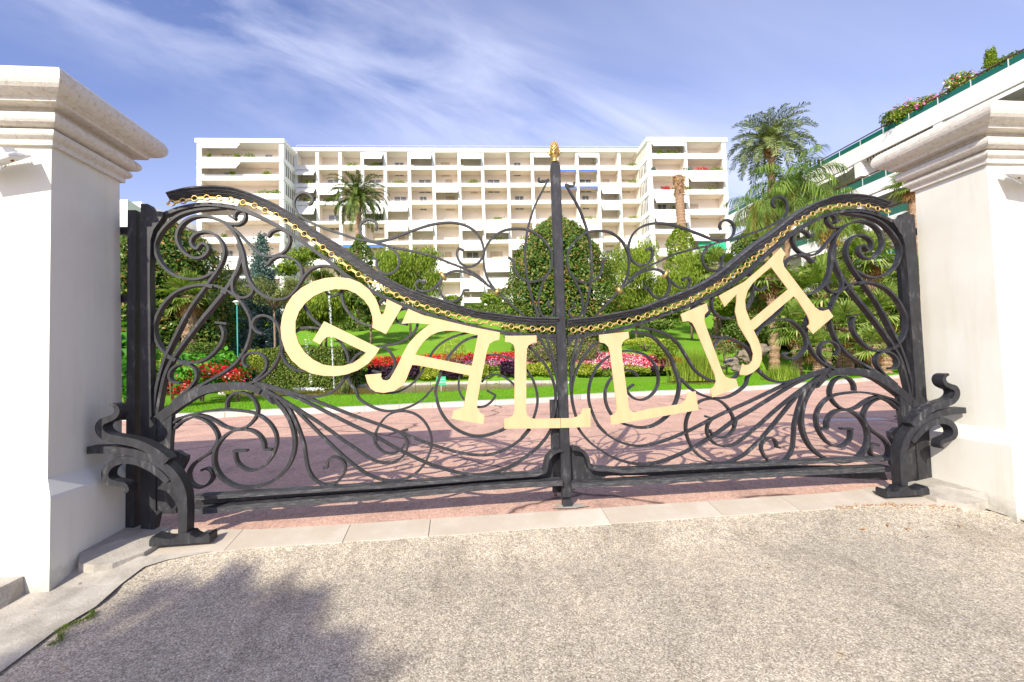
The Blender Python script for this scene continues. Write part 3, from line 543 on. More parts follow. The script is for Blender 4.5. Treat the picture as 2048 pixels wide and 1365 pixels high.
# ------------------------------------------------------------------ pillars
def rings(mb, prof, u0, u1, v0, v1):     # rectangle rings: prof list of (offset, z); rectangle [u0,u1]x[v0,v1]
    V = []
    for o_, z in prof: V += [W(u0-o_, v1+o_, z), W(u1+o_, v1+o_, z), W(u1+o_, v0-o_, z), W(u0-o_, v0-o_, z)]
    n = len(prof); Fc = [(i*4+k, i*4+(k+1) % 4, (i+1)*4+(k+1) % 4, (i+1)*4+k) for i in range(n-1) for k in range(4)]
    Fc += [(3, 2, 1, 0), tuple((n-1)*4+k for k in range(4))]; mb.add(V, Fc)
for side, lab in ((-1, 'white gate pillar with moulded cap left of the gate, inner face in shade'), (1, 'white gate pillar with moulded cap right of the gate, inner face in sun')):
    u0, u1 = (-9.4, -4.02) if side < 0 else (4.02, 8.4); v0, v1 = -.09, .64
    pl = thing('gate_pillar', lab, 'pillar', W(side*4.6, .3, -.2), YAW, 'pillars either side of the gate')
    mb = MB(); rings(mb, [(.0, .58), (-.0, 1.2), (-.012, 2.2), (-.02, 3.16)], u0, u1, v0, v1); mb.build('shaft', plaster, pl)
    mb = MB(); rings(mb, [(.115, -.6), (.11, .52), (.100, .54), (.0, .645), (-.05, .646)], u0, u1, v0, v1); mb.build('plinth', plaster, pl)
    def arc(o0, z0, r, a0, a1, n=7, sx=1.): return [(o0+sx*r*math.cos(math.radians(a0+(a1-a0)*i/n)), z0+r*math.sin(math.radians(a0+(a1-a0)*i/n))) for i in range(n+1)]
    pr = [(-.03, 3.150), (.008, 3.152), (.010, 3.19)]+arc(.012, 3.235, .035, -60, 70, 6)+[(.012, 3.275)]+arc(.045, 3.33, .05, -85, 80, 8)+[(.02, 3.40), (.03, 3.42), (.13, 3.425), (.135, 3.45), (.15, 3.455)]+arc(.14, 3.56, .10, -80, 85, 10)+[(.06, 3.69), (-.1, 3.71)]
    mb = MB(); rings(mb, pr, u0, u1, v0, v1); cap = mb.build('cap', stucco, pl)
    for p in cap.data.polygons: p.use_smooth = False
    # floodlight on the street face
    ux = -4.30 if side < 0 else 4.285; rl = math.radians(17 if side < 0 else -14)
    fl = thing('floodlight', 'small white floodlight with wire guard under the cap of the left pillar' if side < 0 else 'small white floodlight under the cap of the right pillar', 'lamp', W(ux, .65, 3.0), YAW, 'floodlights on the pillars')
    def fb(x, y, z, ux=ux, rl=rl): x, z = x*math.cos(rl)-z*math.sin(rl), x*math.sin(rl)+z*math.cos(rl); tl = .42; return W(ux+x, .66+y*math.cos(tl)+z*math.sin(tl), 3.02+z*math.cos(tl)-y*math.sin(tl))
    mb = MB(); mb.box(fb, (-.17, .0, -.020), (.17, .185, -.008)); mb.build('shade_plate', white_paint, fl)
    mb = MB(); mb.box(fb, (-.11, .01, .0), (.11, .12, .045)); mb.box(fb, (-.125, .115, -.005), (.125, .135, .06)); mb.build('housing', white_paint, fl)
    for k in range(9):
        x = -.10+.025*k; mb = MB(); mb.box(fb, (x-.003, .012, .047), (x+.003, .112, .068)); mb.build('cooling_fin', white_paint, fl)
    mb = MB(); mb.tube([fb(.14, .02, .0), fb(.145, .10, .01), fb(.15, .17, .0)], .012, 10); mb.tube([fb(-.02, .02, -.03), fb(-.015, .09, -.065), fb(-.06, .13, -.075), fb(-.12, .10, -.055), fb(-.15, .05, -.03)], .006, 8); mb.build('wire_guard', white_paint, fl, True)
    for x in (-.05, .09): mb = MB(); mb.tube([fb(x, .08, -.021), fb(x, .08, -.030)], .010, 10); mb.build('screw_head', rust, fl)

# ------------------------------------------------------------------ ground on the street side
def hs(v): return tri(v, [-.5, .3, .8, 1.6, 4.4, 14, 60], [0, 0, -.15, -.20, -.30, -.5, -1.0])
def grid_uv(name, us, vs, hf, m, label=None, zoff=0):
    V = [W(u, v, hf(u, v)+zoff) for v in vs for u in us]; nu = len(us)
    F_ = [(j*nu+i, j*nu+i+1, (j+1)*nu+i+1, (j+1)*nu+i) for j in range(len(vs)-1) for i in range(nu-1)]
    o = mesh(name, V, [f[::-1] for f in F_], m, smooth=True); o['kind'] = 'structure'; return o
thr_f = lambda u: tri(abs(u), [0, 1.5, 2.8, 3.1, 3.4, 3.6, 3.9], [.41, .41, .41, .44, .49, .54, .62])    # street edge of threshold
thr_b = lambda u: tri(abs(u), [0, .5, 2.7, 3.3, 3.6, 4], [.16, .15, .14, .04, -.02, -.1])
us = list(np.linspace(-40, -4.2, 12))+list(np.linspace(-4.1, 4.1, 83))+list(np.linspace(4.2, 40, 12))
vs_f = [0, .02, .05, .1, .15, .2, .3, .4, .6, .8, 1.0, 1.4, 2, 3, 4.5, 7, 12, 20, 40]
V = []; 
for dv in vs_f:
    for u in us: v = thr_f(u)+.0+dv; V.append(W(u, v, hs(v)-.004-.006*min(1, dv*20)))
nu = len(us); Fg = [(j*nu+i, (j+1)*nu+i, (j+1)*nu+i+1, j*nu+i+1) for j in range(len(vs_f)-1) for i in range(nu-1)]
o = mesh('street', V, Fg, asphalt_m, smooth=True); o['kind'] = 'structure'
o = mesh('ground', [(-900, -300, -1.6), (900, -300, -1.6), (900, 1500, -1.6), (-900, 1500, -1.6)], [(0, 1, 2, 3)], soil_m); o['kind'] = 'structure'
# threshold of limestone slabs, each a slab of the strip
joints = [-3.62, -2.9, -1.98, -1.28, .30, 1.35, 2.1, 3.05, 3.66]
for a, c_ in zip(joints[:-1], joints[1:]):
    mb = MB(); us2 = np.linspace(a+.003, c_-.003, 7); j0 = .02 if a > 0 else -.01
    top = [W(u, thr_f(u)+.008+.014*random.random(), .001+hs(thr_f(u)+.02)) for u in us2]; back = [W(u, thr_b(u), .012) for u in us2]
    Vv = top+back+[p-np.array([0, 0, .12]) for p in top]+[p-np.array([0, 0, .12]) for p in back]; k = 7; Fc = []
    for i in range(k-1): Fc += [(i, i+1, k+i+1, k+i), (2*k+i, 2*k+i+1, i+1, i), (k+i, k+i+1, 3*k+i+1, 3*k+i)]
    Fc += [(0, k, 3*k, 2*k), (k-1, 2*k-1, 4*k-1, 3*k-1)]
    mb.add(Vv, Fc); o = mb.build('threshold_slab', stone_m); o['kind'] = 'structure'
# concrete haunch at each pillar foot and gutter strip
for side in (-1, 1):
    mb = MB(); P = []
    pts = [(3.60, -.05), (3.905, -.05), (3.905, .50), (3.86, .57), (3.74, .59), (3.63, .56), (3.50, .42), (3.46, .2)]
    ht = [.02, .055, .03, -.01, -.02, -.03, -.012, .012]; base_ = len(pts)
    top = [W(side*u, v, h+(.012 if k in (1, 2) else 0)) for k, ((u, v), h) in enumerate(zip(pts, ht))]; c0 = W(side*3.76, .25, .045)
    V = top+[c0]+[p-np.array([0, 0, .3]) for p in top]; Fc = [(k, (k+1) % 8, 8) for k in range(8)]+[(k, 9+k, 9+(k+1) % 8, (k+1) % 8) for k in range(8)]
    if side > 0: Fc = [f[::-1] for f in Fc]
    mb.add(V, Fc); o = mb.build('concrete_haunch', concrete_m); o['kind'] = 'structure'
    gv = [.44, .50, .56, .72, .96, 1.2, 1.5, 2.2, 5, 9]
    inn = [2.98, 3.28, 3.41, 3.46, 3.45, 3.50, 3.49, 3.45, 3.4, 3.4] if side < 0 else [3.55, 3.68, 3.80, 3.92, 4.0, 4.05, 4.1, 4.1, 4.1, 4.1]
    V = []; 
    for v, q in zip(gv, inn): V += [W(side*q, v, hs(v)+.006), W(side*(3.62 if v < .55 else 9.0), v, hs(v)+(.006 if v < .55 else .020))]
    Fc = [(2*i, 2*i+1, 2*i+3, 2*i+2) for i in range(len(gv)-1)]; Fc = Fc if side > 0 else [f[::-1] for f in Fc]
    o = mesh('gutter', V, Fc, concrete_m); o['kind'] = 'structure'
mb = MB(); V = []
for x, y, z in ((-4.02, .74, -.3), (-5.4, .74, -.3), (-5.4, 1.1, -.3), (-4.02, 1.02, -.3), (-4.04, .76, .0), (-5.4, .76, .02), (-5.4, 1.0, .0), (-4.10, .97, -.03)): V.append(W(x-.03, y, z))
mb.hexa(V); o = mb.build('kerb_stone', concrete_m); tag(o, 'rough grey kerb stone at the street side foot of the left pillar', 'kerb stone')
# moss tuft in the gutter
def quads(cent, a, b_, lean=None):
    n = len(cent); V = np.empty((n, 4, 3)); V[:, 0] = cent-a; V[:, 1] = cent-b_; V[:, 2] = cent+a; V[:, 3] = cent+b_
    return V.reshape(-1, 3), np.arange(4*n).reshape(n, 4)
def unit(n): q = RNG.normal(size=(n, 3)); return q/np.linalg.norm(q, axis=1)[:, None]
def leaves(cent, size, asp=.5, up=0.0, outw=None):
    n = len(cent); nrm = unit(n)
    if outw is not None: nrm = nrm*.9+outw*.9
    nrm[:, 2] += up; nrm /= np.linalg.norm(nrm, axis=1)[:, None]; t_ = np.cross(nrm, unit(n)); t_ /= np.linalg.norm(t_, axis=1)[:, None]; bq = np.cross(nrm, t_)
    s = size*(.6+.8*RNG.random(n))[:, None]; return quads(cent, t_*s*.5, bq*s*asp*.5)
def blades(cent, h, wd, spread=.35):
    n = len(cent); d = unit(n)*spread; d[:, 2] = 1; d /= np.linalg.norm(d, axis=1)[:, None]; hh = (h*(.5+RNG.random(n)))[:, None] if not hasattr(h, 'shape') else h[:, None]
    s = np.cross(d, unit(n)); s /= np.linalg.norm(s, axis=1)[:, None]; s = s*wd
    V = np.empty((n, 3, 3)); V[:, 0] = cent-s; V[:, 1] = cent+s; V[:, 2] = cent+d*hh; return V.reshape(-1, 3), np.arange(3*n).reshape(n, 3)
def bl(name, cent, h, wd, m, label, cat, kind='stuff', spread=.35):
    V, F_ = blades(cent, h, wd, spread); o = mesh(name, V, F_, m); tag(o, label, cat, None, kind); return o
cc = []
for k in range(700):
    s = random.random(); v = 1.02+s*.34; u = -3.43+.04*math.sin(s*9)+random.gauss(0, .018)*(1-abs(s-.5)); cc.append(W(u, v, hs(v)+.005))
bl('grass_tuft', np.array(cc), .02, .0018, L_hedge, 'small tuft of green grass growing in the edge of the concrete gutter', 'grass', spread=.7)
# rusty floor stop
mb = MB(); q = flat(1111, 992, .0); mb.tube([q, q+np.array([0, 0, .05])], .014, 8); o = mb.build('floor_stop', rust); tag(o, 'short rusty pin standing on the ground beside the foot of the middle post', 'floor stop')
V = [W(.03+(.13+.06*math.sin(k*2.3))*math.cos(k*.45)*1.2, .04+(.07+.035*math.sin(k*3.1))*math.sin(k*.45), .010) for k in range(14)]
o = mesh('cement_patch', V, [tuple(range(14))[::-1]], concrete_m); o['kind'] = 'structure'
# fallen leaves near the threshold
spots = [(128, 1335), (1212, 1078), (1440, 1040), (1566, 1029), (1727, 1058), (1776, 1050), (1822, 1046), (1855, 1074), (1815, 1058), (1920, 1051), (1537, 1136), (1682, 1308), (1500, 1060), (160, 1168), (70, 1230), (1117, 1062)]
pl_ = 0
for px, py in spots:
    g = flat(px, py, -.1); uvv = g-O; v = -(uvv@Nv); 
    for _ in range(4): g = flat(px, py, hs(v)+.006); v = -((g-O)@Nv)
    an = random.random()*6.28; L_ = random.uniform(.012, .03); w_ = L_*.35; a = np.array([math.cos(an), math.sin(an), .2])*L_; c_ = np.array([-math.sin(an), math.cos(an), .3])*w_
    V = [g-a, g-c_+np.array([0, 0, .004]), g+a, g+c_+np.array([0, 0, .006])]; o = mesh('fallen_leaf', V, [(0, 1, 2), (0, 2, 3)], L_dry, org=g)
    tag(o, 'dry brown leaf lying on the street asphalt', 'leaf', 'dry leaves on the street')
cc = []
for k in range(420):
    s = random.random(); u = 2.45+s*1.15; v = thr_f(u)+.015+random.gauss(0, .014)*(1+s); cc.append(W(u, v, hs(v)+.008))
V, F_ = leaves(np.array(cc), .02, .3, 1.5); o = mesh('pine_needle_litter', V, F_, L_dry); tag(o, 'orange brown litter along the street edge of the threshold by the right bracket', 'litter', None, 'stuff')

# ------------------------------------------------------------------ garden terrain
KB = [(-700, 870), (-200, 858), (100, 848), (245, 842), (424, 837.4), (480, 832), (685, 825.6), (900, 814.3), (1023, 809), (1105, 805), (1175, 797), (1320, 790.7), (1425, 786.5), (1660, 770.2), (1862, 750.5), (1960, 742)]
KP = np.array([flat(a, b_)[:2] for a, b_ in KB]); KP = np.vstack([[-60, 11.0], KP[1:], [60, 40]]); KP = KP[np.argsort(KP[:, 0])]
kerb_y = lambda x: tri(x, KP[:, 0], KP[:, 1])
def hg(x, y):                                  # garden height
    d = y; r = max(0, kerb_y(x)-16)*.8
    h = tri(d-r, [14, 20, 29.4, 30, 33.0, 50, 72, 95, 160], [.13, .10, .08, .45, 1.55, 5.3, 10.0, 10.6, 14])
    return h
xs = np.concatenate([np.linspace(-90, -32, 16), np.linspace(-30, 40, 71), np.linspace(43, 110, 18)]); ts = np.concatenate([np.linspace(0, 16, 33), np.linspace(17, 60, 44), np.linspace(63, 150, 16)])
V = []
def pond_in(x, y): 
    return ((x+6.2)/9.0)**2+((y-24.6)/4.3)**2 < 1 or ((x-8.8)/1.6)**2+((y-22.5)/2.0)**2 < 1
for t_ in ts:
    for x in xs:
        y = kerb_y(x)+.14+t_; z = hg(x, y)-(.35 if pond_in(x, y) else 0); V.append((x, y, z))
nx = len(xs); Fl = [(j*nx+i, j*nx+i+1, (j+1)*nx+i+1, (j+1)*nx+i) for j in range(len(ts)-1) for i in range(nx-1)]
o = mesh('lawn', V, Fl, grass_m, smooth=True); o['kind'] = 'structure'
# driveway
xs2 = np.linspace(-60, 60, 121); V = []
for x in xs2: V += [(x, kerb_y(x)+.02, -.004)]; a = W(0, 0, 0); V += [(x, O[1]+(x-O[0])*math.tan(YAW)-.16, -.004)]
o = mesh('driveway', V, [(2*i+1, 2*i+3, 2*i+2, 2*i) for i in range(len(xs2)-1)], red_m); o['kind'] = 'structure'
# kerb stones along the drive (one strip, jointed)
mb = MB(); kx = [-30]; 
while kx[-1] < 34: kx.append(kx[-1]+.98)
for a, c_ in zip(kx[:-1], kx[1:]):
    a2, c2 = a+.006, c_-.006; y0, y1 = kerb_y(a2), kerb_y(c2)
    mb.hexa([(a2, y0, -.05), (c2, y1, -.05), (c2, y1+.30, -.05), (a2, y0+.30, -.05), (a2, y0+.02, .14), (c2, y1+.02, .14), (c2, y1+.30, .15), (a2, y0+.30, .15)])
o = mb.build('kerb', kerb_m, org=(0, 0, 0)); o['kind'] = 'structure'
# drainage channel
mb = MB(); g0 = flat(1638, 843); g1 = flat(1775, 840); dd = (g1-g0)/np.linalg.norm(g1-g0); nn = np.array([-dd[1], dd[0], 0]); Lg = np.linalg.norm(g1-g0)
dg = thing('drain_grate', 'pale slotted metal drain grate set in the red driveway behind the right leaf', 'drain grate', g0)
mb.box(lambda x, y, z: g0+dd*x+nn*y+np.array([0, 0, z]), (0, 0, .0), (Lg, .02, .012)); mb.box(lambda x, y, z: g0+dd*x+nn*y+np.array([0, 0, z]), (0, .18, .0), (Lg, .20, .012)); mb.build('edge_rail', rail_m, dg)
for k in range(28): x = Lg*(k+.5)/28; mb = MB(); mb.box(lambda a, y, z: g0+dd*a+nn*y+np.array([0, 0, z]), (x-.012, .02, .0), (x+.012, .18, .011)); mb.build('slat', rail_m, dg)
# pond
def ell(cx, cy, rx, ry, z, n=48): return [(cx+rx*math.cos(2*math.pi*k/n), cy+ry*math.sin(2*math.pi*k/n), z) for k in range(n)]
for nm, e in (('pond_water', (-6.2, 24.6, 8.9, 4.2)), ('pond_water', (8.8, 22.5, 1.55, 1.9))):
    V = ell(*e, .02); o = mesh(nm, V, [tuple(range(48))], water_m); o['kind'] = 'structure'
mb = MB(); E1 = ell(-6.2, 24.6, 9.1, 4.4, .0, 60)
for k in range(0, 31):
    a = np.array(E1[k]); b_ = np.array(E1[k+1]); d = b_-a; nrm = np.array([d[1], -d[0], 0]); nrm /= np.linalg.norm(nrm)
    a = a+d*.02; b_ = b_-d*.02; h = .15+.04*random.random()
    mb.hexa([a-nrm*.0, b_-nrm*.0, b_+nrm*.35, a+nrm*.35, a+np.array([0, 0, h])-nrm*.03, b_+np.array([0, 0, h])-nrm*.03, b_+nrm*.35+np.array([0, 0, h]), a+nrm*.35+np.array([0, 0, h])])
o = mb.build('pond_edging', kerb_m); tag(o, 'pale stone edging along the far side of the pond below the flower bed', 'edging')

# grass blades on the near verge
n = 70000; X = RNG.uniform(-17, 30, n); cc = []
KY = np.interp(X, KP[:, 0], KP[:, 1]); Yv = KY+.3+RNG.random(n)**1.3*6.5
keep = [not pond_in(a, b_) for a, b_ in zip(X, Yv)]; X = X[keep]; Yv = Yv[keep]
Z = np.array([hg(a, b_) for a, b_ in zip(X, Yv)])
bl('verge_grass', np.stack([X, Yv, Z-.01], 1), .055, .009, L_grass, 'bright green grass growing on the verge between kerb and pond', 'grass')

# ------------------------------------------------------------------ plants
def gz(p): return hg(p[0], p[1])
def shell_ellipsoid(c, r, n, lump=.18, hollow=.55, cut=-.9):
    d = unit(int(n*1.3)); d = d[d[:, 2] > cut][:n]; ph = RNG.random(6)*6
    l = 1+lump*(np.sin(d[:, 0]*5+ph[0])*np.sin(d[:, 2]*6+ph[1])+.6*np.sin(d[:, 1]*9+ph[2]+d[:, 2]*7))
    rad = (hollow+(1-hollow)*RNG.random(len(d))**.5)*l; return np.array(c)+d*rad[:, None]*np.array(r), d
def core(c, r, parent, s=.72):
    V, F_ = [], []; n1, n2 = 8, 12
    for i in range(n1+1):
        th = math.pi*i/n1
        for k in range(n2): a = 2*math.pi*k/n2; q = s*(1+.12*math.sin(3*a+i)); V.append((c[0]+r[0]*q*math.sin(th)*math.cos(a), c[1]+r[1]*q*math.sin(th)*math.sin(a), c[2]+r[2]*q*math.cos(th)))
    F_ = [(i*n2+k, (i+1)*n2+k, (i+1)*n2+(k+1) % n2, i*n2+(k+1) % n2) for i in range(n1) for k in range(n2)]
    return V, F_
def shrub(name, label, cat, c, r, n, size, m, asp=.5, lump=.18, group=None, hollow=.5, trunk=True, extra=None):
    c = np.array(c, float); zb = gz(c); t = thing(name, label, cat, (c[0], c[1], zb), 0, group)
    P, d = shell_ellipsoid(c, r, n, lump, hollow); P[:, 2] = np.maximum(P[:, 2], zb-.05)
    V, F_ = leaves(P, size, asp, .3, d); mesh('foliage', V, F_, m, t)
    if trunk:
        mb = MB()
        for k in range(4):
            a = random.random()*6.28; q = c+np.array([math.cos(a)*r[0]*.5, math.sin(a)*r[1]*.5, r[2]*.3]); b0 = np.array([c[0], c[1], zb-.1]); mb.tube([b0, b0+(q-b0)*.5+np.array([0, 0, .1]), q], [r[0]*.05, r[0]*.035, r[0]*.015], 6)
        mb.build('stem', bark_m, t, True)
    if extra:
        for nm, m2, n2, s2 in extra:
            P, d = shell_ellipsoid(c, np.array(r)*1.03, n2, lump, .92, -.2); V, F_ = leaves(P, s2, .8, .3, d); mesh(nm, V, F_, m2, t)
    return t
def pxr(rp, Y): return rp*Y/FPX
def conetree(name, label, cat, px, Y, ytop, rpx, n, size, m, prof, base_y=None, lump=.10, hollow=.72, trunk_h=.8):
    top = at(px, ytop, Y); zb = hg(top[0], Y); R = pxr(rpx, Y); H = top[2]-zb; t = thing(name, label, cat, (top[0], Y, zb))
    tt = RNG.random(n)**.85; pr = np.interp(tt, *prof); a = RNG.random(n)*2*math.pi; ph = RNG.random(4)*6
    l = 1+lump*(np.sin(a*3+ph[0]+tt*9)*np.sin(tt*14+ph[1])+.7*np.sin(a*7+ph[2]+tt*5)); rr = R*pr*l*(hollow+(1-hollow)*RNG.random(n)**.5)
    P = np.stack([top[0]+rr*np.cos(a), Y+rr*np.sin(a), zb+H*tt*(1+.015*RNG.normal(size=n))], 1); outw = np.stack([np.cos(a), np.sin(a), .35*np.ones(n)], 1)
    V, F_ = leaves(P, size, .5, .2, outw); mesh('foliage', V, F_, m, t)
    mb = MB(); mb.tube([(top[0], Y, zb-.2), (top[0]+.05, Y, zb+H*.5), (top[0], Y, zb+H*.92)], [R*.07, R*.05, R*.012], 8); mb.build('trunk', bark_m, t, True)
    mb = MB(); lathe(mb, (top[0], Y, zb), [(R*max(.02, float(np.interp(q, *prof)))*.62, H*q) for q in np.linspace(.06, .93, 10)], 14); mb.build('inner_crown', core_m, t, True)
    return t
CONE = ([0, .06, .2, .4, .6, .75, .87, .95, 1], [.72, .90, .99, 1, .90, .75, .54, .32, .08])
conetree('magnolia_tree', 'large cone shaped magnolia with rusty tinged leaves behind the middle post', 'tree', 1113, 36, 440, 112, 34000, .22, L_magn, CONE)
conetree('magnolia_tree', 'broad dark magnolia with rusty leaves behind the left hinge post', 'tree', 330, 26, 452, 128, 24000, .19, L_magn, ([0, .1, .3, .6, .8, .92, 1], [.8, 1, 1, .95, .80, .55, .12]), lump=.12)
conetree('magnolia_tree', 'dark rounded magnolia seen above the beam on the right, beside the palms', 'tree', 1497, 46, 462, 50, 9000, .26, L_magn, ([0, .3, .6, .85, 1], [.7, 1, 1, .7, .12]))
conetree('magnolia_tree', 'dark evergreen with rusty leaves low behind the left pillar edge', 'tree', 235, 24, 500, 70, 9000, .19, L_magn, ([0, .3, .6, .85, 1], [.8, 1, .95, .7, .15]))

def branchtree(name, label, cat, c, r, n, size, m, nclump=9, asp=.4, droop=0., trunk_r=.12, tilt=0, sparse=.75):
    c = np.array(c, float); zb = gz(c); t = thing(name, label, cat, (c[0], c[1], zb)); mb = MB(); Ps = []; ds = []
    b0 = np.array([c[0], c[1], zb-.2]); f0 = np.array([c[0]+tilt, c[1], max(zb+.3, c[2]-r[2]*.6)]); mb.tube([b0, (b0+f0)/2+np.array([.05, 0, 0]), f0], [trunk_r, trunk_r*.8, trunk_r*.65], 8)
    for k in range(nclump):
        d = unit(1)[0]; d[2] = d[2]*.9+.1; q = c+d*np.array(r)*random.uniform(.5, 1.0); sc = random.uniform(.22, .44)
        mb.tube([f0, f0+(q-f0)*.5+np.array([0, 0, .12*r[2]]), q], [trunk_r*.45, trunk_r*.25, trunk_r*.08], 6)
        P, dd_ = shell_ellipsoid(q, np.array(r)*sc*np.array([1.15, 1.15, .8]), int(n/nclump), .25, .15, -1)
        if droop: P[:, 2] -= droop*RNG.random(len(P))**2*r[2]
        Ps.append(P); ds.append(dd_)
    mb.build('trunk', bark_m, t, True); P = np.vstack(Ps); P[:, 2] = np.maximum(P[:, 2], zb)
    if droop:
        V, F_ = hang(P, size*1.6, size*.16)
    else: V, F_ = leaves(P, size, asp, .3, np.vstack(ds))
    mesh('crown', V, F_, m, t); return t
def hang(P, L_, wd):
    n = len(P); d = unit(n)*.45; d[:, 2] -= .8; d /= np.linalg.norm(d, axis=1)[:, None]; s = np.cross(d, unit(n)); s /= np.linalg.norm(s, axis=1)[:, None]
    return quads(P, d*(L_*(.5+.7*RNG.random(n)))[:, None]*.5, s*wd)
def spot(px, py, Y): return at(px, py, Y)
def R3(rx, rz, Y, ry=None): return (pxr(rx, Y), pxr(ry or rx, Y), pxr(rz, Y))
branchtree('pepper_tree', 'light green feathery tree right of the cone shaped magnolia', 'tree', spot(1268, 565, 40), R3(75, 78, 40), 20000, .22, L_light, 16, .35, .35)
branchtree('pepper_tree', 'light green feathery tree in front of the ivy covered dead trunk', 'tree', spot(1378, 555, 44), R3(55, 62, 44), 11000, .22, L_light, 12, .35, .35)
branchtree('deciduous_tree', 'bright mid green leafy tree above the letter G, before the white balconies', 'tree', spot(650, 565, 38), R3(78, 66, 38), 17000, .22, L_light, 14, .5)
branchtree('weeping_tree', 'soft weeping green conifer right of the ivy clad palm trunk', 'tree', spot(818, 545, 42), R3(66, 62, 42), 18000, .26, L_light, 14, .3, .6)
branchtree('olive_tree', 'thin yellow green tree with bare twigs in front of the blue spruce', 'tree', spot(548, 590, 27), R3(52, 52, 27), 8000, .11, L_olive, 12, .4, trunk_r=.09)
branchtree('weeping_tree', 'dark weeping shrub tree behind the letter G', 'tree', spot(640, 622, 33), R3(62, 40, 33), 14000, .22, L_light, 10, .3, .5)
branchtree('evergreen_tree', 'dark evergreen tree between the letter G and the chain', 'tree', spot(740, 610, 38), R3(62, 42, 38), 12000, .24, L_dark, 10, .5)
branchtree('evergreen_tree', 'deep green tree in shade behind the fan palm on the left', 'tree', spot(440, 610, 33), R3(60, 55, 33), 9000, .22, L_dark, 9, .5)
branchtree('evergreen_tree', 'dark tree behind the letter I', 'tree', spot(1440, 610, 40), R3(70, 45, 40), 12000, .24, L_light, 10, .5)
branchtree('evergreen_tree', 'dark bushy tree low behind the gold letter L on the right', 'tree', spot(1300, 640, 40), R3(80, 30, 40), 12000, .22, L_dark, 10, .5)
# blue spruce: drooping whorls
def spruce(px, Y, ytop, ybot, rpx, label):
    top = at(px, ytop, Y); zb = hg(top[0], Y); H = top[2]-zb; R = pxr(rpx, Y); t = thing('blue_spruce', label, 'tree', (top[0], Y, zb)); mb = MB(); Ps = []
    mb.tube([(top[0], Y, zb-.1), (top[0], Y, top[2])], [.16, .02], 8); mb.build('trunk', bark_m, t, True); dirs = []
    for k in range(30):
        f = k/29; z = zb+H*(.06+.92*f); rr = R*(1-f)**.8*random.uniform(.85, 1.1)+.1
        for j in range(11):
            a = random.random()*6.28; L_ = rr*random.uniform(.7, 1.1); nl = int(24+130*(1-f)); s = RNG.random(nl)**.7
            base_ = np.stack([top[0]+np.cos(a)*s*L_, Y+np.sin(a)*s*L_, z-.12*s*L_+.05*s*s*L_], 1)+RNG.normal(size=(nl, 3))*np.array([.12, .12, .13])*(.4+s[:, None]); Ps.append(base_)
    P = np.vstack(Ps); V, F_ = leaves(P, .21, .35, .2); mesh('foliage', V, F_, L_spruce, t); return t
spruce(523, 31, 470, 700, 68, 'blue grey spruce standing left of the letter G')
spruce(462, 29, 600, 700, 45, 'low young blue spruce beside the teal lamp pole')

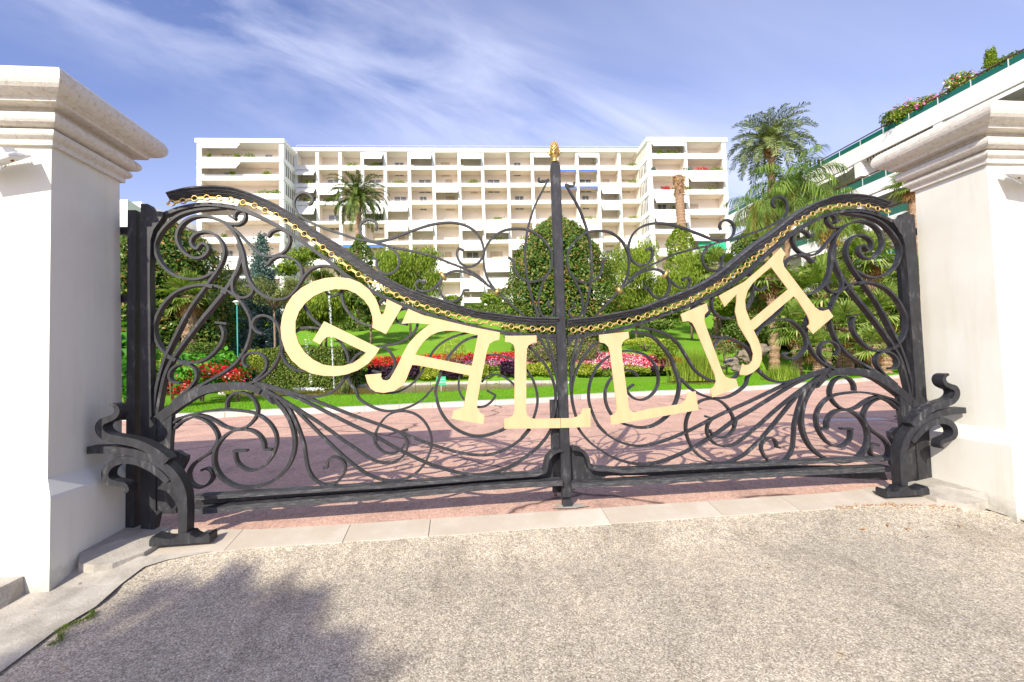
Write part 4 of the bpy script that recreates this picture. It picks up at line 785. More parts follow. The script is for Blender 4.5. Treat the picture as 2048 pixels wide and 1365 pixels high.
# --- palms
def trunk_palm(t, b0, top, r0, r1, m=palmbark_m, rings_=26, rough=.12):
    pts = []; rad = []
    for k in range(rings_*2+1):
        f = k/(rings_*2); pts.append(np.array(b0)+(np.array(top)-np.array(b0))*f+np.array([.04*math.sin(f*3), 0, 0])); rad.append((r0+(r1-r0)*f)*(1+(rough if k % 2 else -rough*.3)))
    mb = MB(); mb.tube(pts, rad, 12); return mb.build('trunk', m, t)
def feather_palm(name, label, px, py, Y, rpx, nf=70, droop=1.0, m=L_palm, lf=.13, tr=None, base_px=None, base_py=None, fruit=False, leafn=30, group=None, dead=0, el0=82, wd=.022, hangl=0., fwd=.65, lift=.28):
    c = at(px, py, Y); L_ = pxr(rpx, Y); zb = hg(c[0], Y) if base_py is None else at(px, base_py, Y)[2]
    bx = c[0] if base_px is None else at(base_px, py, Y)[0]; zb = min(zb, c[2]-1)
    t = thing(name, label, 'palm tree', (bx, Y, zb), 0, group); r0 = (tr or L_*.085)
    trunk_palm(t, (bx, Y, zb-.2), c-np.array([0, 0, L_*.08]), r0*1.15, r0*.95)
    VV = []; 
    for i in range(nf):
        az = i*2.39996+random.random()*.3; f = (i+.5)/nf; el = math.radians(el0-f*100*(.9 if droop <= 1 else 1)); Lf = L_*random.uniform(.88, 1.1)
        s = np.linspace(0, 1, leafn+4); dirh = np.array([math.cos(az), math.sin(az), 0]); pos = [c.copy()]; ang = el
        for k in range(1, len(s)): ang -= droop*(1.35+.5*f)/len(s)*(.4+1.4*s[k]); ang = max(ang, -1.45); pos.append(pos[-1]+(dirh*math.cos(ang)+np.array([0, 0, math.sin(ang)]))*Lf/len(s))
        pos = np.array(pos); side = np.array([-math.sin(az), math.cos(az), 0])
        for sd in (-1, 1):
            q = pos[3:-1]; tg = pos[4:]-pos[3:-1]; tg /= np.linalg.norm(tg, axis=1)[:, None]; ss = s[3:-1][:, None]; n_ = len(q)
            ll = Lf*lf*2*np.sqrt(np.maximum(.03, np.sin(np.pi*(ss*.86+.10))))*(.85+.3*RNG.random((n_, 1)))
            d = side*sd*.75+tg*fwd+np.array([0, 0, lift-hangl])+RNG.normal(size=(n_, 3))*.12; d /= np.linalg.norm(d, axis=1)[:, None]; wv = tg*(wd*L_*.5)
            VV.append(np.stack([q-wv*.7, q+d*ll*.5-wv*.5+np.array([0, 0, .0]), q+d*ll-np.array([0, 0, 1])*ll*(.12+hangl), q+d*ll*.45+wv*.9], 1))
        VV.append(np.array([[pos[k]-side*L_*.006, pos[k]+side*L_*.006, pos[k+1]+side*L_*.006, pos[k+1]-side*L_*.006] for k in range(0, len(pos)-1)]))
    A = np.vstack(VV); mesh('fronds', A.reshape(-1, 3), np.arange(A.shape[0]*4).reshape(-1, 4), m, t)
    # boot of cut stalks below the crown
    P, d = shell_ellipsoid(c-np.array([0, 0, L_*.12]), (r0*1.7, r0*1.7, L_*.16), 260, .1, .8, -1); V, F_ = leaves(P, L_*.10, .3, .2, d); mesh('crown_boot', V, F_, L_dead, t)
    if fruit:
        P = np.array([c+np.array([random.gauss(0, L_*.13), random.gauss(0, L_*.1), -L_*random.uniform(.05, .75)]) for _ in range(2600)]); V, F_ = hang(P, L_*.16, L_*.006); mesh('fruit_strands', V, F_, L_gold, t)
    return t
def fan_palm(name, label, px, py, Y, rpx, nl=34, base_dy=None, base_px=None, m=L_fan, trunk_m=palmbark_m, seg=22, tr=None, group=None, dead=True, el0=80, el1=-35):
    c = at(px, py, Y); R = pxr(rpx, Y); zb = hg(c[0], Y); bx = c[0] if base_px is None else at(base_px, py, Y)[0]; zb = min(zb, c[2]-.5)
    t = thing(name, label, 'palm tree', (bx, Y, zb), 0, group); r0 = tr or R*.15; trunk_palm(t, (bx, Y, zb-.1), c, r0, r0, trunk_m, 14, .18)
    def fans(cnt, a0, a1, mm, nm, scale=1.):
        VV = []
        for i in range(cnt):
            az = i*2.39996+random.random()*.5; el = math.radians(a0+(a1-a0)*(i+.5)/cnt+random.gauss(0, 7)); Lp = R*.48*random.uniform(.8, 1.15)*scale; Lb = R*.58*random.uniform(.85, 1.15)*scale
            d = np.array([math.cos(az)*math.cos(el), math.sin(az)*math.cos(el), math.sin(el)]); sdv = np.array([-math.sin(az), math.cos(az), 0]); nrm = np.cross(sdv, d); h = c+d*Lp
            VV.append([c-sdv*R*.012, c+sdv*R*.012, h+sdv*R*.008, h-sdv*R*.008])
            for k in range(seg):
                th = math.radians(-115+230*k/(seg-1)); e = d*math.cos(th)+sdv*math.sin(th); tip = h+e*Lb*(1-.12*abs(th))-np.array([0, 0, 1])*Lb*.22*random.uniform(.4, 1.6)+nrm*Lb*.10*random.gauss(0, 1)
                dr = np.cross(e, nrm)*Lb*.042; mid = h+e*Lb*.55-np.array([0, 0, 1])*Lb*.03; VV.append([h, mid-dr, tip, mid+dr])
        A = np.array(VV); mesh(nm, A.reshape(-1, 3), np.arange(len(A)*4).reshape(-1, 4), mm, t)
    fans(nl, el0, el1, m, 'fronds')
    if dead: fans(8, -45, -80, L_dead, 'dead_fronds', .75)
    return t
feather_palm('date_palm', 'date palm with full dark crown against the white balconies left of centre', 716, 398, 50, 74, 72, 1.05, L_palm, .075, base_py=660, leafn=34, wd=.05, fwd=1.25, lift=.12)
# ivy on its trunk
c0 = at(716, 560, 49.6); 
def ivy(label, px, y0, y1, Y, r0, r1, n, m=L_dark):
    a = at(px, y0, Y); b_ = at(px, y1, Y); tt = RNG.random(n); an = RNG.random(n)*6.28; rr = np.interp(tt, [0, .35, .8, 1], [r1, r0, r0*.9, r0*.15])*(.7+.3*RNG.random(n))*(1+.15*np.sin(tt*17+an*2))
    P = np.stack([a[0]+(b_[0]-a[0])*(1-tt)+rr*np.cos(an), Y+rr*np.sin(an), b_[2]+(a[2]-b_[2])*tt], 1); V, F_ = leaves(P, .26, .7, .2, np.stack([np.cos(an), np.sin(an), 0*an], 1)); o = mesh('ivy', V, F_, m, org=(b_[0], Y, b_[2])); tag(o, label, 'ivy', 'ivy climbing the palm trunks')
ivy('dark ivy climbing the trunk of the date palm left of centre', 719, 470, 665, 49.8, 1.55, 2.0, 5200)
ivy('pale green creeper climbing the dead palm trunk', 1360, 448, 640, 56, 1.9, 2.4, 6500, L_light)
# dead trunk
tp = at(1356, 352, 56); zb = 8.0; t = thing('dead_palm', 'dead palm trunk without a crown standing before the right wing of the white building', 'palm tree', (tp[0], 56, zb)); trunk_palm(t, (at(1366, 480, 56)[0], 56, zb), tp, .62, .50, palmbark_m, 40, .05)
P = np.array([tp+np.array([random.gauss(0, .35), random.gauss(0, .35), -random.random()*2.6]) for _ in range(500)]); V, F_ = leaves(P, .5, .3); mesh('dry_stalks', V, F_, L_dead, t)
feather_palm('tall_date_palm', 'tall grey green date palm rising highest, right of the white building', 1541, 292, 47, 94, 75, .95, L_gpalm, .085, base_px=1532, leafn=36, wd=.034, tr=.36)
feather_palm('queen_palm', 'queen palm with drooping bright fronds just in front of the tall date palm', 1585, 375, 34, 108, 22, 1.05, L_queen, .16, el0=78, base_px=1528, fruit=False, leafn=50, wd=.026, hangl=.5, tr=.2)
feather_palm('queen_palm', 'second queen palm with golden strands, lower and left of the first', 1520, 408, 33, 80, 16, 1.1, L_queen, .16, el0=60, base_px=1536, fruit=True, leafn=46, wd=.026, hangl=.5, tr=.2)
feather_palm('queen_palm', 'queen palm with golden strands behind the top of the right scrollwork', 1655, 432, 30, 80, 18, 1.1, L_queen, .16, base_px=1660, fruit=True, leafn=44, wd=.026, hangl=.5, tr=.17)
fan_palm('fan_palm', 'fan palm with pale trunk framed by the big left scroll circle', 377, 592, 24, 60, 34, tr=.32)
fan_palm('fan_palm', 'small fan palm framed by the crest scroll on the right', 1430, 535, 42, 52, 30)
FP = [(1640, 585, 30, 84, 'leafy fan palm behind the gold A on the right'), (1735, 520, 30, 66, 'fan palm with yellowed tips inside the spiral of the right leaf'), (1700, 478, 36, 44, 'small high fan palm near the green balconies, behind the right scrolls'),
      (1835, 560, 26, 62, 'fan palm cut by the inner edge of the right pillar'), (1690, 655, 24, 66, 'fan palm with shaggy brown trunk behind the right diagonal bars'), (1765, 625, 25, 64, 'fan palm between the diagonal bars and the right stile'),
      (1590, 650, 25, 58, 'fan palm with leaning speckled trunk below the gold A'), (1850, 660, 23, 46, 'low fan palm beside the right hinge post'), (1630, 695, 23, 46, 'low bushy fan palm whose fronds touch the lawn, right'),
      (1745, 690, 22, 50, 'low fan palm just behind the verge at the right'), (1540, 560, 33, 60, 'fan palm above the curled foot of the gold A'), (1840, 440, 28, 40, 'fan palm with brown skirt beside the right pillar'), (1505, 600, 36, 50, 'fan palm glimpsed between the gold I and A')]
for px, py, Y, r, lab in FP: fan_palm('fan_palm', lab, px, py, Y, r, 40 if r > 55 else 30, group='fan palms in the right of the garden')
fan_palm('fan_palm', 'fan palm crown in front of the green balconies at the cap of the right pillar', 1822, 372, 27, 46, 26)
conetree('evergreen_tree', 'dense dark green foliage behind the fan palms at the right', 'tree', 1740, 38, 545, 150, 16000, .3, L_dark, ([0, .3, .7, 1], [.9, 1, .9, .3]))
conetree('evergreen_tree', 'dark green foliage mass behind the gold letter I and A', 'tree', 1530, 42, 570, 100, 12000, .3, L_dark, ([0, .3, .7, 1], [.9, 1, .9, .3]))

# shrubs and bedding
def sh(name, label, px, py, Y, rx, rz, n, size, m, **k):
    c = at(px, py, Y); return shrub(name, label, 'shrub', c, R3(rx, rz, Y), n, size, m, **k)
sh('round_shrub', 'rounded pinkish green shrub at the foot of the middle magnolia, left half', 1080, 708, 32, 44, 36, 7000, .12, L_olive, extra=[('blossom', F_pink, 500, .07)])
sh('round_shrub', 'rounded shrub with pink blossom right of the middle post', 1158, 702, 32, 40, 34, 6000, .12, L_olive, extra=[('blossom', F_pink, 500, .07)])
sh('round_shrub', 'pale pink flowering shrub under the big magnolia', 1120, 645, 35, 55, 20, 3500, .12, L_olive, extra=[('blossom', F_pink, 700, .08)])
sh('young_shrub', 'small airy yellowish shrub alone on the lawn behind the first gold A', 903, 698, 31, 32, 32, 1500, .09, L_yel)
sh('yellow_shrub', 'yellow green shrub left of the clipped hedge', 505, 722, 21, 28, 26, 2600, .07, L_yel)
sh('yellow_shrub', 'low yellow green clump under the left arch', 478, 778, 17.6, 34, 14, 2400, .055, L_yel)
sh('far_shrub', 'rounded light green shrub at the foot of the white building', 982, 598, 64, 22, 12, 1500, .3, L_light)
sh('far_shrub', 'small round shrub by the building left of the middle', 905, 600, 62, 20, 9, 1200, .3, L_light)
sh('leafy_shrub', 'low green shrub between flower bed and right palms', 1330, 700, 31, 26, 20, 2500, .14, L_light)
sh('leafy_shrub', 'yellowish ground shrub on the slope right of the gold L', 1290, 683, 36, 45, 8, 2000, .14, L_yel)
sh('leafy_shrub', 'leafy shrub behind the curved foot of the gold A', 1495, 660, 31, 40, 34, 5000, .16, L_dark)
sh('leafy_shrub', 'shrub with reddish leaves near the little waterfall', 1450, 692, 29, 26, 18, 2000, .12, L_olive, extra=[('blossom', F_red, 150, .06)])
sh('leafy_shrub', 'low dark shrub in the shade under the fan palm on the left', 400, 700, 24, 45, 16, 3000, .10, L_dark)
sh('leafy_shrub', 'green shrub filling the corner behind the left hinge post', 345, 720, 19, 28, 26, 2500, .10, L_light)
def bigleaf(name, label, px, py, Y, rx, rz, n, size, m=L_big): sh(name, label, px, py, Y, rx, rz, n, size, m, asp=.62, lump=.3)
bigleaf('broad_leaf_plant', 'tall broad leaved plant beside the left pillar edge', 255, 730, 15, 42, 75, 700, .34)
bigleaf('broad_leaf_plant', 'broad leaved green plant among the red flowers on the left', 405, 742, 18.5, 50, 32, 900, .26)
bigleaf('broad_leaf_plant', 'broad green leaves right of the red flowers', 455, 735, 19.5, 35, 28, 600, .26)
def flowers(name, label, pts, size, m, cat='flowers'):
    V, F_ = leaves(np.array(pts), size, .85, 1.1); o = mesh(name, V, F_, m); tag(o, label, cat, None, 'stuff')
def scatter_px(n, poly_x, ylo, yhi, Y0, Y1, hgt):
    o = []
    for _ in range(n):
        px = random.uniform(*poly_x); Y = random.uniform(Y0, Y1); x = (px-1024)/FPX*Y*1.0; r = max(0, kerb_y(x)-16)*0; z = hg(x, Y); o.append((x, Y, z+hgt*random.uniform(.6, 1.)+.08*math.sin(x*3)*math.sin(Y*4)))
    return o
flowers('bedding_foliage', 'green foliage of the flower bed across the middle of the garden', scatter_px(16000, (715, 1365), 0, 0, 29.6, 33.0, .30), .14, L_hedge, 'flower bed')
flowers('red_flowers', 'bed of red flowers left of the gold stem of the first L', scatter_px(2600, (735, 900), 0, 0, 31.0, 33.0, .46), .11, F_red)
flowers('pink_flowers', 'pink flowers in the bed behind the first gold A and L', scatter_px(2600, (830, 1110), 0, 0, 30.8, 32.8, .46), .11, F_pink)
flowers('red_flowers', 'red flowers at the back of the bed, middle', scatter_px(2600, (850, 1030), 0, 0, 31.8, 33.1, .50), .11, F_red)
flowers('mixed_flowers', 'red, pink and white flowers in the bed right of the middle post', scatter_px(9500, (1150, 1345), 0, 0, 30.3, 33.1, .50), .11, F_mix)
flowers('red_flowers', 'red flowers at the right end of the bed', scatter_px(2200, (1285, 1368), 0, 0, 31.2, 33.2, .52), .11, F_red)
for a, b_, lab in ((1150, 1200, 'yellow green edging plants right of the middle post'), (1235, 1300, 'yellow green edging plants behind the second gold L'), (1325, 1360, 'yellow green edging plants at the right end of the flower bed'), (1045, 1100, 'yellow green edging plants left of the middle post'), (925, 975, 'yellow green edging plants behind the foot of the first A'), (838, 885, 'yellow green edging plants left of the green sign')):
    flowers('edging_plants', lab, scatter_px(1900, (a, b_), 0, 0, 29.3, 30.7, .55), .11, L_yel, 'bedding plants')
for a, b_, lab in ((735, 838, 'dark purple leaved plants along the left of the pond edge'), (880, 925, 'dark purple leaved plants behind the green sign'), (1000, 1040, 'dark purple plants beside the first gold L'), (1300, 1328, 'dark purple plants before the red flowers on the right')):
    flowers('purple_plants', lab, scatter_px(1900, (a, b_), 0, 0, 29.3, 30.8, .62), .15, L_purple, 'bedding plants')
P = [];
for cx, cy, n_, s_ in ((438, 742, 260, 20), (465, 748, 200, 14), (375, 770, 160, 16), (405, 735, 90, 20), (350, 783, 60, 12)):
    for _ in range(n_): P.append(at(cx+random.gauss(0, s_), cy+random.gauss(0, 7), 17.6+random.uniform(-.6, .4)))
flowers('red_flowers', 'red impatiens among broad leaves behind the left arch', P, .09, F_red)
P = [at(random.gauss(430, 40), random.gauss(752, 12), 17.4+random.uniform(-.5, .4)) for _ in range(90)]; flowers('pink_flowers', 'scattered pink and white flowers among the red ones on the left', P, .08, F_mix)
# clipped box hedges
def hedge(label, px0, px1, pyt, Y, dep, n, size):
    a = at(px0, pyt, Y); b_ = at(px1, pyt, Y); zt = (a[2]+b_[2])/2; zb = hg(a[0], Y)-.1; t = thing('clipped_hedge', label, 'hedge', ((a[0]+b_[0])/2, Y+dep/2, zb)); P = []; D_ = []
    lx, ly, lz = b_[0]-a[0], dep, zt-zb
    for _ in range(n):
        q = random.random(); s = random.random(); r = random.random(); j = random.gauss(0, .05)
        if q < .55: P.append((a[0]+s*lx, Y+j, zb+r*lz)); D_.append((0, -1, 0))
        elif q < .85: P.append((a[0]+s*lx, Y+r*ly, zt+j)); D_.append((0, 0, 1))
        else: e = random.random() < .5; P.append((a[0]+(lx if e else 0)+j, Y+s*ly, zb+r*lz)); D_.append((1 if e else -1, 0, 0))
    V, F_ = leaves(np.array(P), size, .6, 0, np.array(D_, float)); mesh('foliage', V, F_, L_hedge, t)
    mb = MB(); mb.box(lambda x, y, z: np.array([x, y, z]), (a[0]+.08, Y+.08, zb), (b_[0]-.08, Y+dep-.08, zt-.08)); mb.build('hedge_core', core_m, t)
hedge('clipped box hedge at the left end of the pond behind the letter G', 515, 688, 697, 26.2, 3.0, 15000, .10)
hedge('long clipped hedge at the foot of the white building', 870, 1010, 612, 60, 2, 5000, .25)
hedge('clipped hedge at the foot of the building, further left', 560, 700, 640, 50, 2, 5000, .25)
# reeds
for lab, px, py, Y, n_, h in (('clump of tall green reeds at the right end of the flower bed', 1390, 762, 24, 1500, 1.7), ('pale reed tuft standing in the pond', 690, 782, 21.5, 160, .8), ('grassy clump by the pond right of the gold I', 1560, 735, 22, 700, .8)):
    c = at(px, py, Y); P = np.stack([c[0]+RNG.normal(size=n_)*((.5 if n_ > 1000 else .35) if n_ > 200 else .07), Y+RNG.normal(size=n_)*.3, np.full(n_, hg(c[0], Y)-.02)], 1); o = bl('reeds', P, h*.75, .018, L_light if n_ != 160 else L_olive, lab, 'reeds', None, .28)
# rocks by the cascade
for k, (px, py, Y, s, lab) in enumerate(((1462, 725, 28, .45, 'brown rock beside the little waterfall'), (1490, 712, 29, .6, 'large pale rock above the waterfall'), (1432, 740, 25, .4, 'flat rock at the pond edge left of the waterfall'), (1520, 700, 30, .6, 'tan rock wall behind the curled foot of the gold A'), (1475, 738, 26, .35, 'low grey rock in front of the waterfall'))):
    c = at(px, py, Y); V, F_ = core(c, (s, s*.8, s*.6), None, 1.0); V = np.array(V)+RNG.normal(size=(len(V), 3))*s*.08; o = mesh('rock', V, F_, rock_m, org=c); tag(o, lab, 'rock', 'rocks around the cascade')
# fountain jets
def jet(label, px, y0, y1, Y, n_, wide):
    a = at(px, y0, Y); b_ = at(px-10, y1, Y); P = []
    for _ in range(n_):
        f = random.random(); q = a+(b_-a)*f; P.append(q+RNG.normal(size=3)*wide*(.3+f))
    V, F_ = leaves(np.array(P), .05, .9); mb = MB(); o = mesh('fountain_jet', V, F_, spray_m, org=a); tag(o, label, 'fountain', 'water jets in the pond')
jet('thin tall water jet rising behind the letter G', 668, 778, 580, 23.4, 700, .025); jet('short water plume left of the tall jet', 622, 775, 672, 23.0, 120, .06)
P = np.array([at(618+random.gauss(0, 14), 778+random.gauss(0, 1.5), 23.2) for _ in range(500)]); V, F_ = leaves(P, .05, .9); o = mesh('splash', V, F_, spray_m); tag(o, 'white splash where the jets fall on the pond', 'splash', None, 'stuff')
# lamp post
c = at(474, 603, 21.5); zb = hg(c[0], 21.5); t = thing('garden_lamp', 'garden lamp with a teal pole and pale mushroom head left of the letter G', 'lamp', (c[0], 21.5, zb))
mb = MB(); mb.tube([(c[0]+.05, 21.5, zb-.1), (c[0], 21.5, c[2]-.1)], .03, 8); mb.build('pole', teal_m, t, True)
mb = MB(); lathe(mb, c-np.array([0, 0, .18]), [(.04, 0), (.07, .02), (.10, .10), (.17, .13), (.18, .16), (.12, .20), (.02, .22)], 16); mb.build('lamp_head', white_paint, t, True)
# green lawn sign
c = at(882, 772, 20.4); zb = hg(c[0], 20.4); t = thing('lawn_sign', 'small green sign with white lettering in the grass behind the first gold A', 'sign', (c[0], 20.4, zb))
fr = lambda x, y, z: np.array([c[0]+x, 20.4+y+.06*x, z]); zc = at(885, 762, 20.4)[2]
mb = MB(); mb.box(fr, (-.008, .012, zb-.1), (.008, .028, zc+.1)); mb.build('stake', white_paint, t)
mb = MB(); mb.box(fr, (-.20, -.005, zc-.19), (.22, .008, zc+.19)); mb.build('plate', sign_green, t)
for i, s in enumerate(('PELOUSE', 'INTERDITE')):
    cu = bpy.data.curves.new('lettering', 'FONT'); cu.body = s; cu.size = .085; cu.align_x = 'CENTER'; cu.extrude = .002; tmp = bpy.data.objects.new('lettering', cu); C.objects.link(tmp)
    bpy.context.view_layer.update(); me = bpy.data.meshes.new_from_object(tmp.evaluated_get(bpy.context.evaluated_depsgraph_get())); bpy.data.objects.remove(tmp)
    o = bpy.data.objects.new('lettering', me); me.materials.clear(); me.materials.append(sign_white); C.objects.link(o); o.parent = t; o.location = (.01, -.010, (zc-zb)+.03-i*.12); o.rotation_euler = (math.radians(90), 0, 0)

# ------------------------------------------------------------------ main apartment building
BY = math.radians(4.0); e1 = np.array([math.cos(BY), math.sin(BY), 0]); n1_ = np.array([-math.sin(BY), math.cos(BY), 0]); Bo = np.array([0, 78., 0])
def bpt(px, py, off=0.0):          # point on facade plane moved 'off' towards camera -> (s, z)
    d = ray(px, py); Q = Bo-n1_*off; t_ = ((Q-np.array([0, 0, EYE]))@n1_)/(d@n1_); p = np.array([0, 0, EYE])+d*t_; return float((p-Bo)@e1), float(p[2])
def bw(s, y, z): return Bo+e1*s+n1_*y+np.array([0, 0, z])
bld = thing('apartment_building', 'long white apartment building with rows of balconies and two projecting wings', 'building', bw(0, 6, 9))
bldn = [0]
ORD = ['top', 'second', 'third', 'fourth', 'fifth', 'sixth', 'seventh', 'eighth']
def block(pxs, levels, xref, off, side=None, seed=1, blue=(), endwall=True, tall_aw=.30, depth=2.4):
    rnd = random.Random(seed); S = [bpt(p, 350, off)[0] for p in pxs]; Zl = [(bpt(xref, a, off)[1], bpt(xref, b_, off)[1]) for a, b_ in levels]; y0 = -off
    zbot = 4.0
    mb = MB(); mb.box(bw, (S[0]-.3, y0+depth+.0, zbot), (S[-1]+.3, y0+depth+8, Zl[0][0]-.2)); mb.build('rear_wall', bbeige, bld)
    for i, (zt, zb_) in enumerate(Zl):
        mb = MB()
        if i == 0: mb.box(bw, (S[0]-.55, y0-.25, zb_), (S[-1]+.55, y0+depth+8.2, zt)); mb.build('roof_band', bwhite, bld)
        else: mb.box(bw, (S[0]-.30, y0-.12, zb_), (S[-1]+.30, y0+.06, zt)); mb.box(bw, (S[0]-.34, y0-.18, zb_-.02), (S[-1]+.34, y0+.02, zb_+.16)); mb.build('balcony_parapet', bwhite, bld)
        if i > 0:
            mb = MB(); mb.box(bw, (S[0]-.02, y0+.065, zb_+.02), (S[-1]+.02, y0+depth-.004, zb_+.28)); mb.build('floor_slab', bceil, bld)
            mb = MB(); mb.tube([bw(S[0], y0-.02, zt+.22), bw(S[-1], y0-.02, zt+.22)], .014, 5); 
            for k in range(len(S)*2): s = S[0]+(S[-1]-S[0])*(k+.5)/(len(S)*2); mb.tube([bw(s, y0-.02, zt), bw(s, y0-.02, zt+.22)], .02, 4)
            mb.build('railing', rail_m, bld)
    for j, s in enumerate(S):
        mb = MB(); wd_ = .26 if 0 < j < len(S)-1 else .34; mb.box(bw, (s-wd_, y0-.05, zbot), (s+wd_, y0+.30, Zl[0][1]-.005)); 
        mb.build('column', bwhite, bld)
        mb = MB(); mb.box(bw, (s-.09, y0+.31, zbot), (s+.09, y0+depth-.01, Zl[0][1]-.01)); mb.build('balcony_divider', bbeige, bld)
    # bays
    for i in range(1, len(Zl)):
        ztop = Zl[i-1][1]; zsill = Zl[i][0]
        for j in range(len(S)-1):
            a, c_ = S[j]+.26, S[j+1]-.26; wbay = c_-a; h = ztop-zsill; nwin = 2 if wbay > 6 else 1
            for q in range(nwin):
                if rnd.random() < .5:
                    ww = rnd.choice([1.2, 1.6, 2.2]); cx = a+wbay*(q+.5)/nwin+rnd.uniform(-.5, .5); wz = zsill+h*.60; typ = rnd.random()
                    mb = MB(); mb.box(bw, (cx-ww/2, y0+depth-.07, zsill-.9), (cx+ww/2, y0+depth-.012, wz+.18)); 
                    fo = mb.build('window', winframe_m if typ < .6 else shutter_m, bld)
                    if typ < .6:
                        for sdx in (-1, 1): mb = MB(); mb.box(bw, (cx+sdx*ww*.24-ww*.21, y0+depth-.09, zsill-.8), (cx+sdx*ww*.24+ww*.21, y0+depth-.073, wz+.08)); mb.build('pane', glass_m, fo)
            r = rnd.random(); isb = (i, j) in blue
            if r < tall_aw+.15 or isb:
                nn_ = 2 if wbay > 6 else 1
                for q in range(nn_):
                    aa = a+wbay*q/nn_+.04; bb = a+wbay*(q+1)/nn_-.04
                    if isb: dz, out_ = .28, .55
                    elif r < tall_aw*.55: dz, out_ = h*.62, 1.25
                    elif r < tall_aw: dz, out_ = h*.45, 1.0
                    else: dz, out_ = .14, .25
                    if q and rnd.random() < .3: continue
                    z1 = ztop-.06; z0 = z1-dz; m_ = blue_awn if isb else awn_m; mb = MB(); yb = y0+.02
                    mb.hexa([bw(aa, yb-out_, z0), bw(bb, yb-out_, z0), bw(bb, yb-out_+.03, z0-.02), bw(aa, yb-out_+.03, z0-.02), bw(aa, yb, z1), bw(bb, yb, z1), bw(bb, yb+.04, z1-.02), bw(aa, yb+.04, z1-.02)])
                    mb.box(bw, (aa, yb-out_-.02, z0-(.18 if dz > .2 else .05)), (bb, yb-out_+.0, z0+.01) if dz > .2 else (bb, yb-out_, z0)); mb.build('awning', m_, bld)
    return S, Zl
colx = [591, 635, 680.5, 725, 770.7, 818.7, 867.6, 918.5, 965.3, 1016.4, 1065, 1114.5, 1154.9, 1196.9, 1239, 1284]
lv_mid = [(298, 304.5), (332.3, 340), (367, 374), (402, 409), (441, 447), (481, 488), (518, 527), (557, 563), (596, 606)]
lv_l = [(278.5, 286.7), (315, 325), (350, 361.5), (388, 399.5), (431, 441.5), (475, 484.6), (513, 523), (550, 559), (590, 600)]
lv_r = [(276.4, 284.6), (308, 318.5), (341.5, 353), (380, 389.5), (419, 428.5), (458, 468), (500, 510), (540, 550), (580, 590)]
S_m, Z_m = block(colx, lv_mid, 930, 0, seed=5, blue={(2, 11), (2, 12), (3, 11), (3, 12), (6, 2), (6, 3)})
S_l, Z_l = block([398.5, 563], lv_l, 480, 4.6, seed=8, tall_aw=.45)
S_r, Z_r = block([1301, 1373, 1450], lv_r, 1375, 4.6, seed=12, tall_aw=.4)
# wing side walls with vertical slots
for Sx, Zl, sgn in ((S_l[-1]+.3, Z_l, 1), (S_r[0]-.3, Z_r, -1)):
    for i in range(1, len(Zl)):
        zt, zb_ = Zl[i-1][1], Zl[i][0]
        mb = MB(); x0, x1 = sorted([Sx-.02*sgn, Sx-.20*sgn]); mb.box(bw, (x0, -4.2, zb_-1.0), (x1, .0, zt)); mb.build('side_wall', bwhite, bld)
        for k in range(5):
            x0, x1 = sorted([Sx-.02*sgn, Sx+.03*sgn]); y = -3.6+k*.72; mb = MB(); mb.box(bw, (x0, y, zb_+.1), (x1, y+.30, zt-.25)); mb.build('window', shutter_m if sgn < 0 and i < 2 else glass_m, bld)
        x0, x1 = sorted([Sx-.02*sgn, Sx+.10*sgn]); mb = MB(); mb.box(bw, (x0, -4.55, Zl[i][1]), (x1, .0, zb_+.02)); mb.build('side_band', bwhite, bld)
# roof parapet rail of the middle
mb = MB(); mb.tube([bw(S_m[0], .5, Z_m[0][0]+.75), bw(S_m[-1], .5, Z_m[0][0]+.75)], .03, 5); 
for k in range(24): s = S_m[0]+(S_m[-1]-S_m[0])*k/23; mb.tube([bw(s, .5, Z_m[0][0]-.1), bw(s, .5, Z_m[0][0]+.75)], .02, 4)
mb.build('roof_railing', rail_m, bld)
# balcony plants
BP = [('l', 1, .12, .3), ('l', 1, .45, .7), ('l', 1, .62, .9), ('l', 2, .40, .6), ('l', 2, .82, .7), ('l', 3, .93, .9), ('l', 3, .78, 1.6), ('l', 5, .3, .5), ('l', 5, .95, .9)]
def bplant(S, Z, i, s, r, lab, m=L_light, zup=0):
    c = bw(s, -.05 if S is S_m else -4.65, Z[i][0]+.25+zup); P, d = shell_ellipsoid(c, (r, .35, .35), 170, .3, .2, -.8); V, F_ = leaves(P, .22, .5, .3, d); o = mesh('balcony_plant', V, F_, m, org=c); tag(o, lab, 'plant', 'plants on the balconies of the white building')
for k, (wn, i, f, r) in enumerate(BP): bplant(S_l, Z_l, i, S_l[0]+(S_l[1]-S_l[0])*f, r, 'balcony plant on the %s storey of the left wing, %s' % (ORD[i-1], 'near its left end' if f < .35 else 'at its middle' if f < .7 else 'near its right end' if f < .9 else 'against its right column'))
for i, j, m_ in ((1, 2, 0), (1, 3, 0), (2, 0, 0), (2, 4, 0), (3, 0, 0), (3, 1, 0), (4, 2, 0), (1, 14, 0), (2, 14, 0), (4, 12, 0), (4, 14, 0), (5, 8, 1), (5, 9, 1), (2, 7, 0), (4, 8, 0)):
    s = S_m[j]+(S_m[j+1]-S_m[j])*.55; bplant(S_m, Z_m, i, s, 1.1, 'balcony plant, %s storey, bay %d from the left of the middle front' % (ORD[i-1], j+1), L_light)
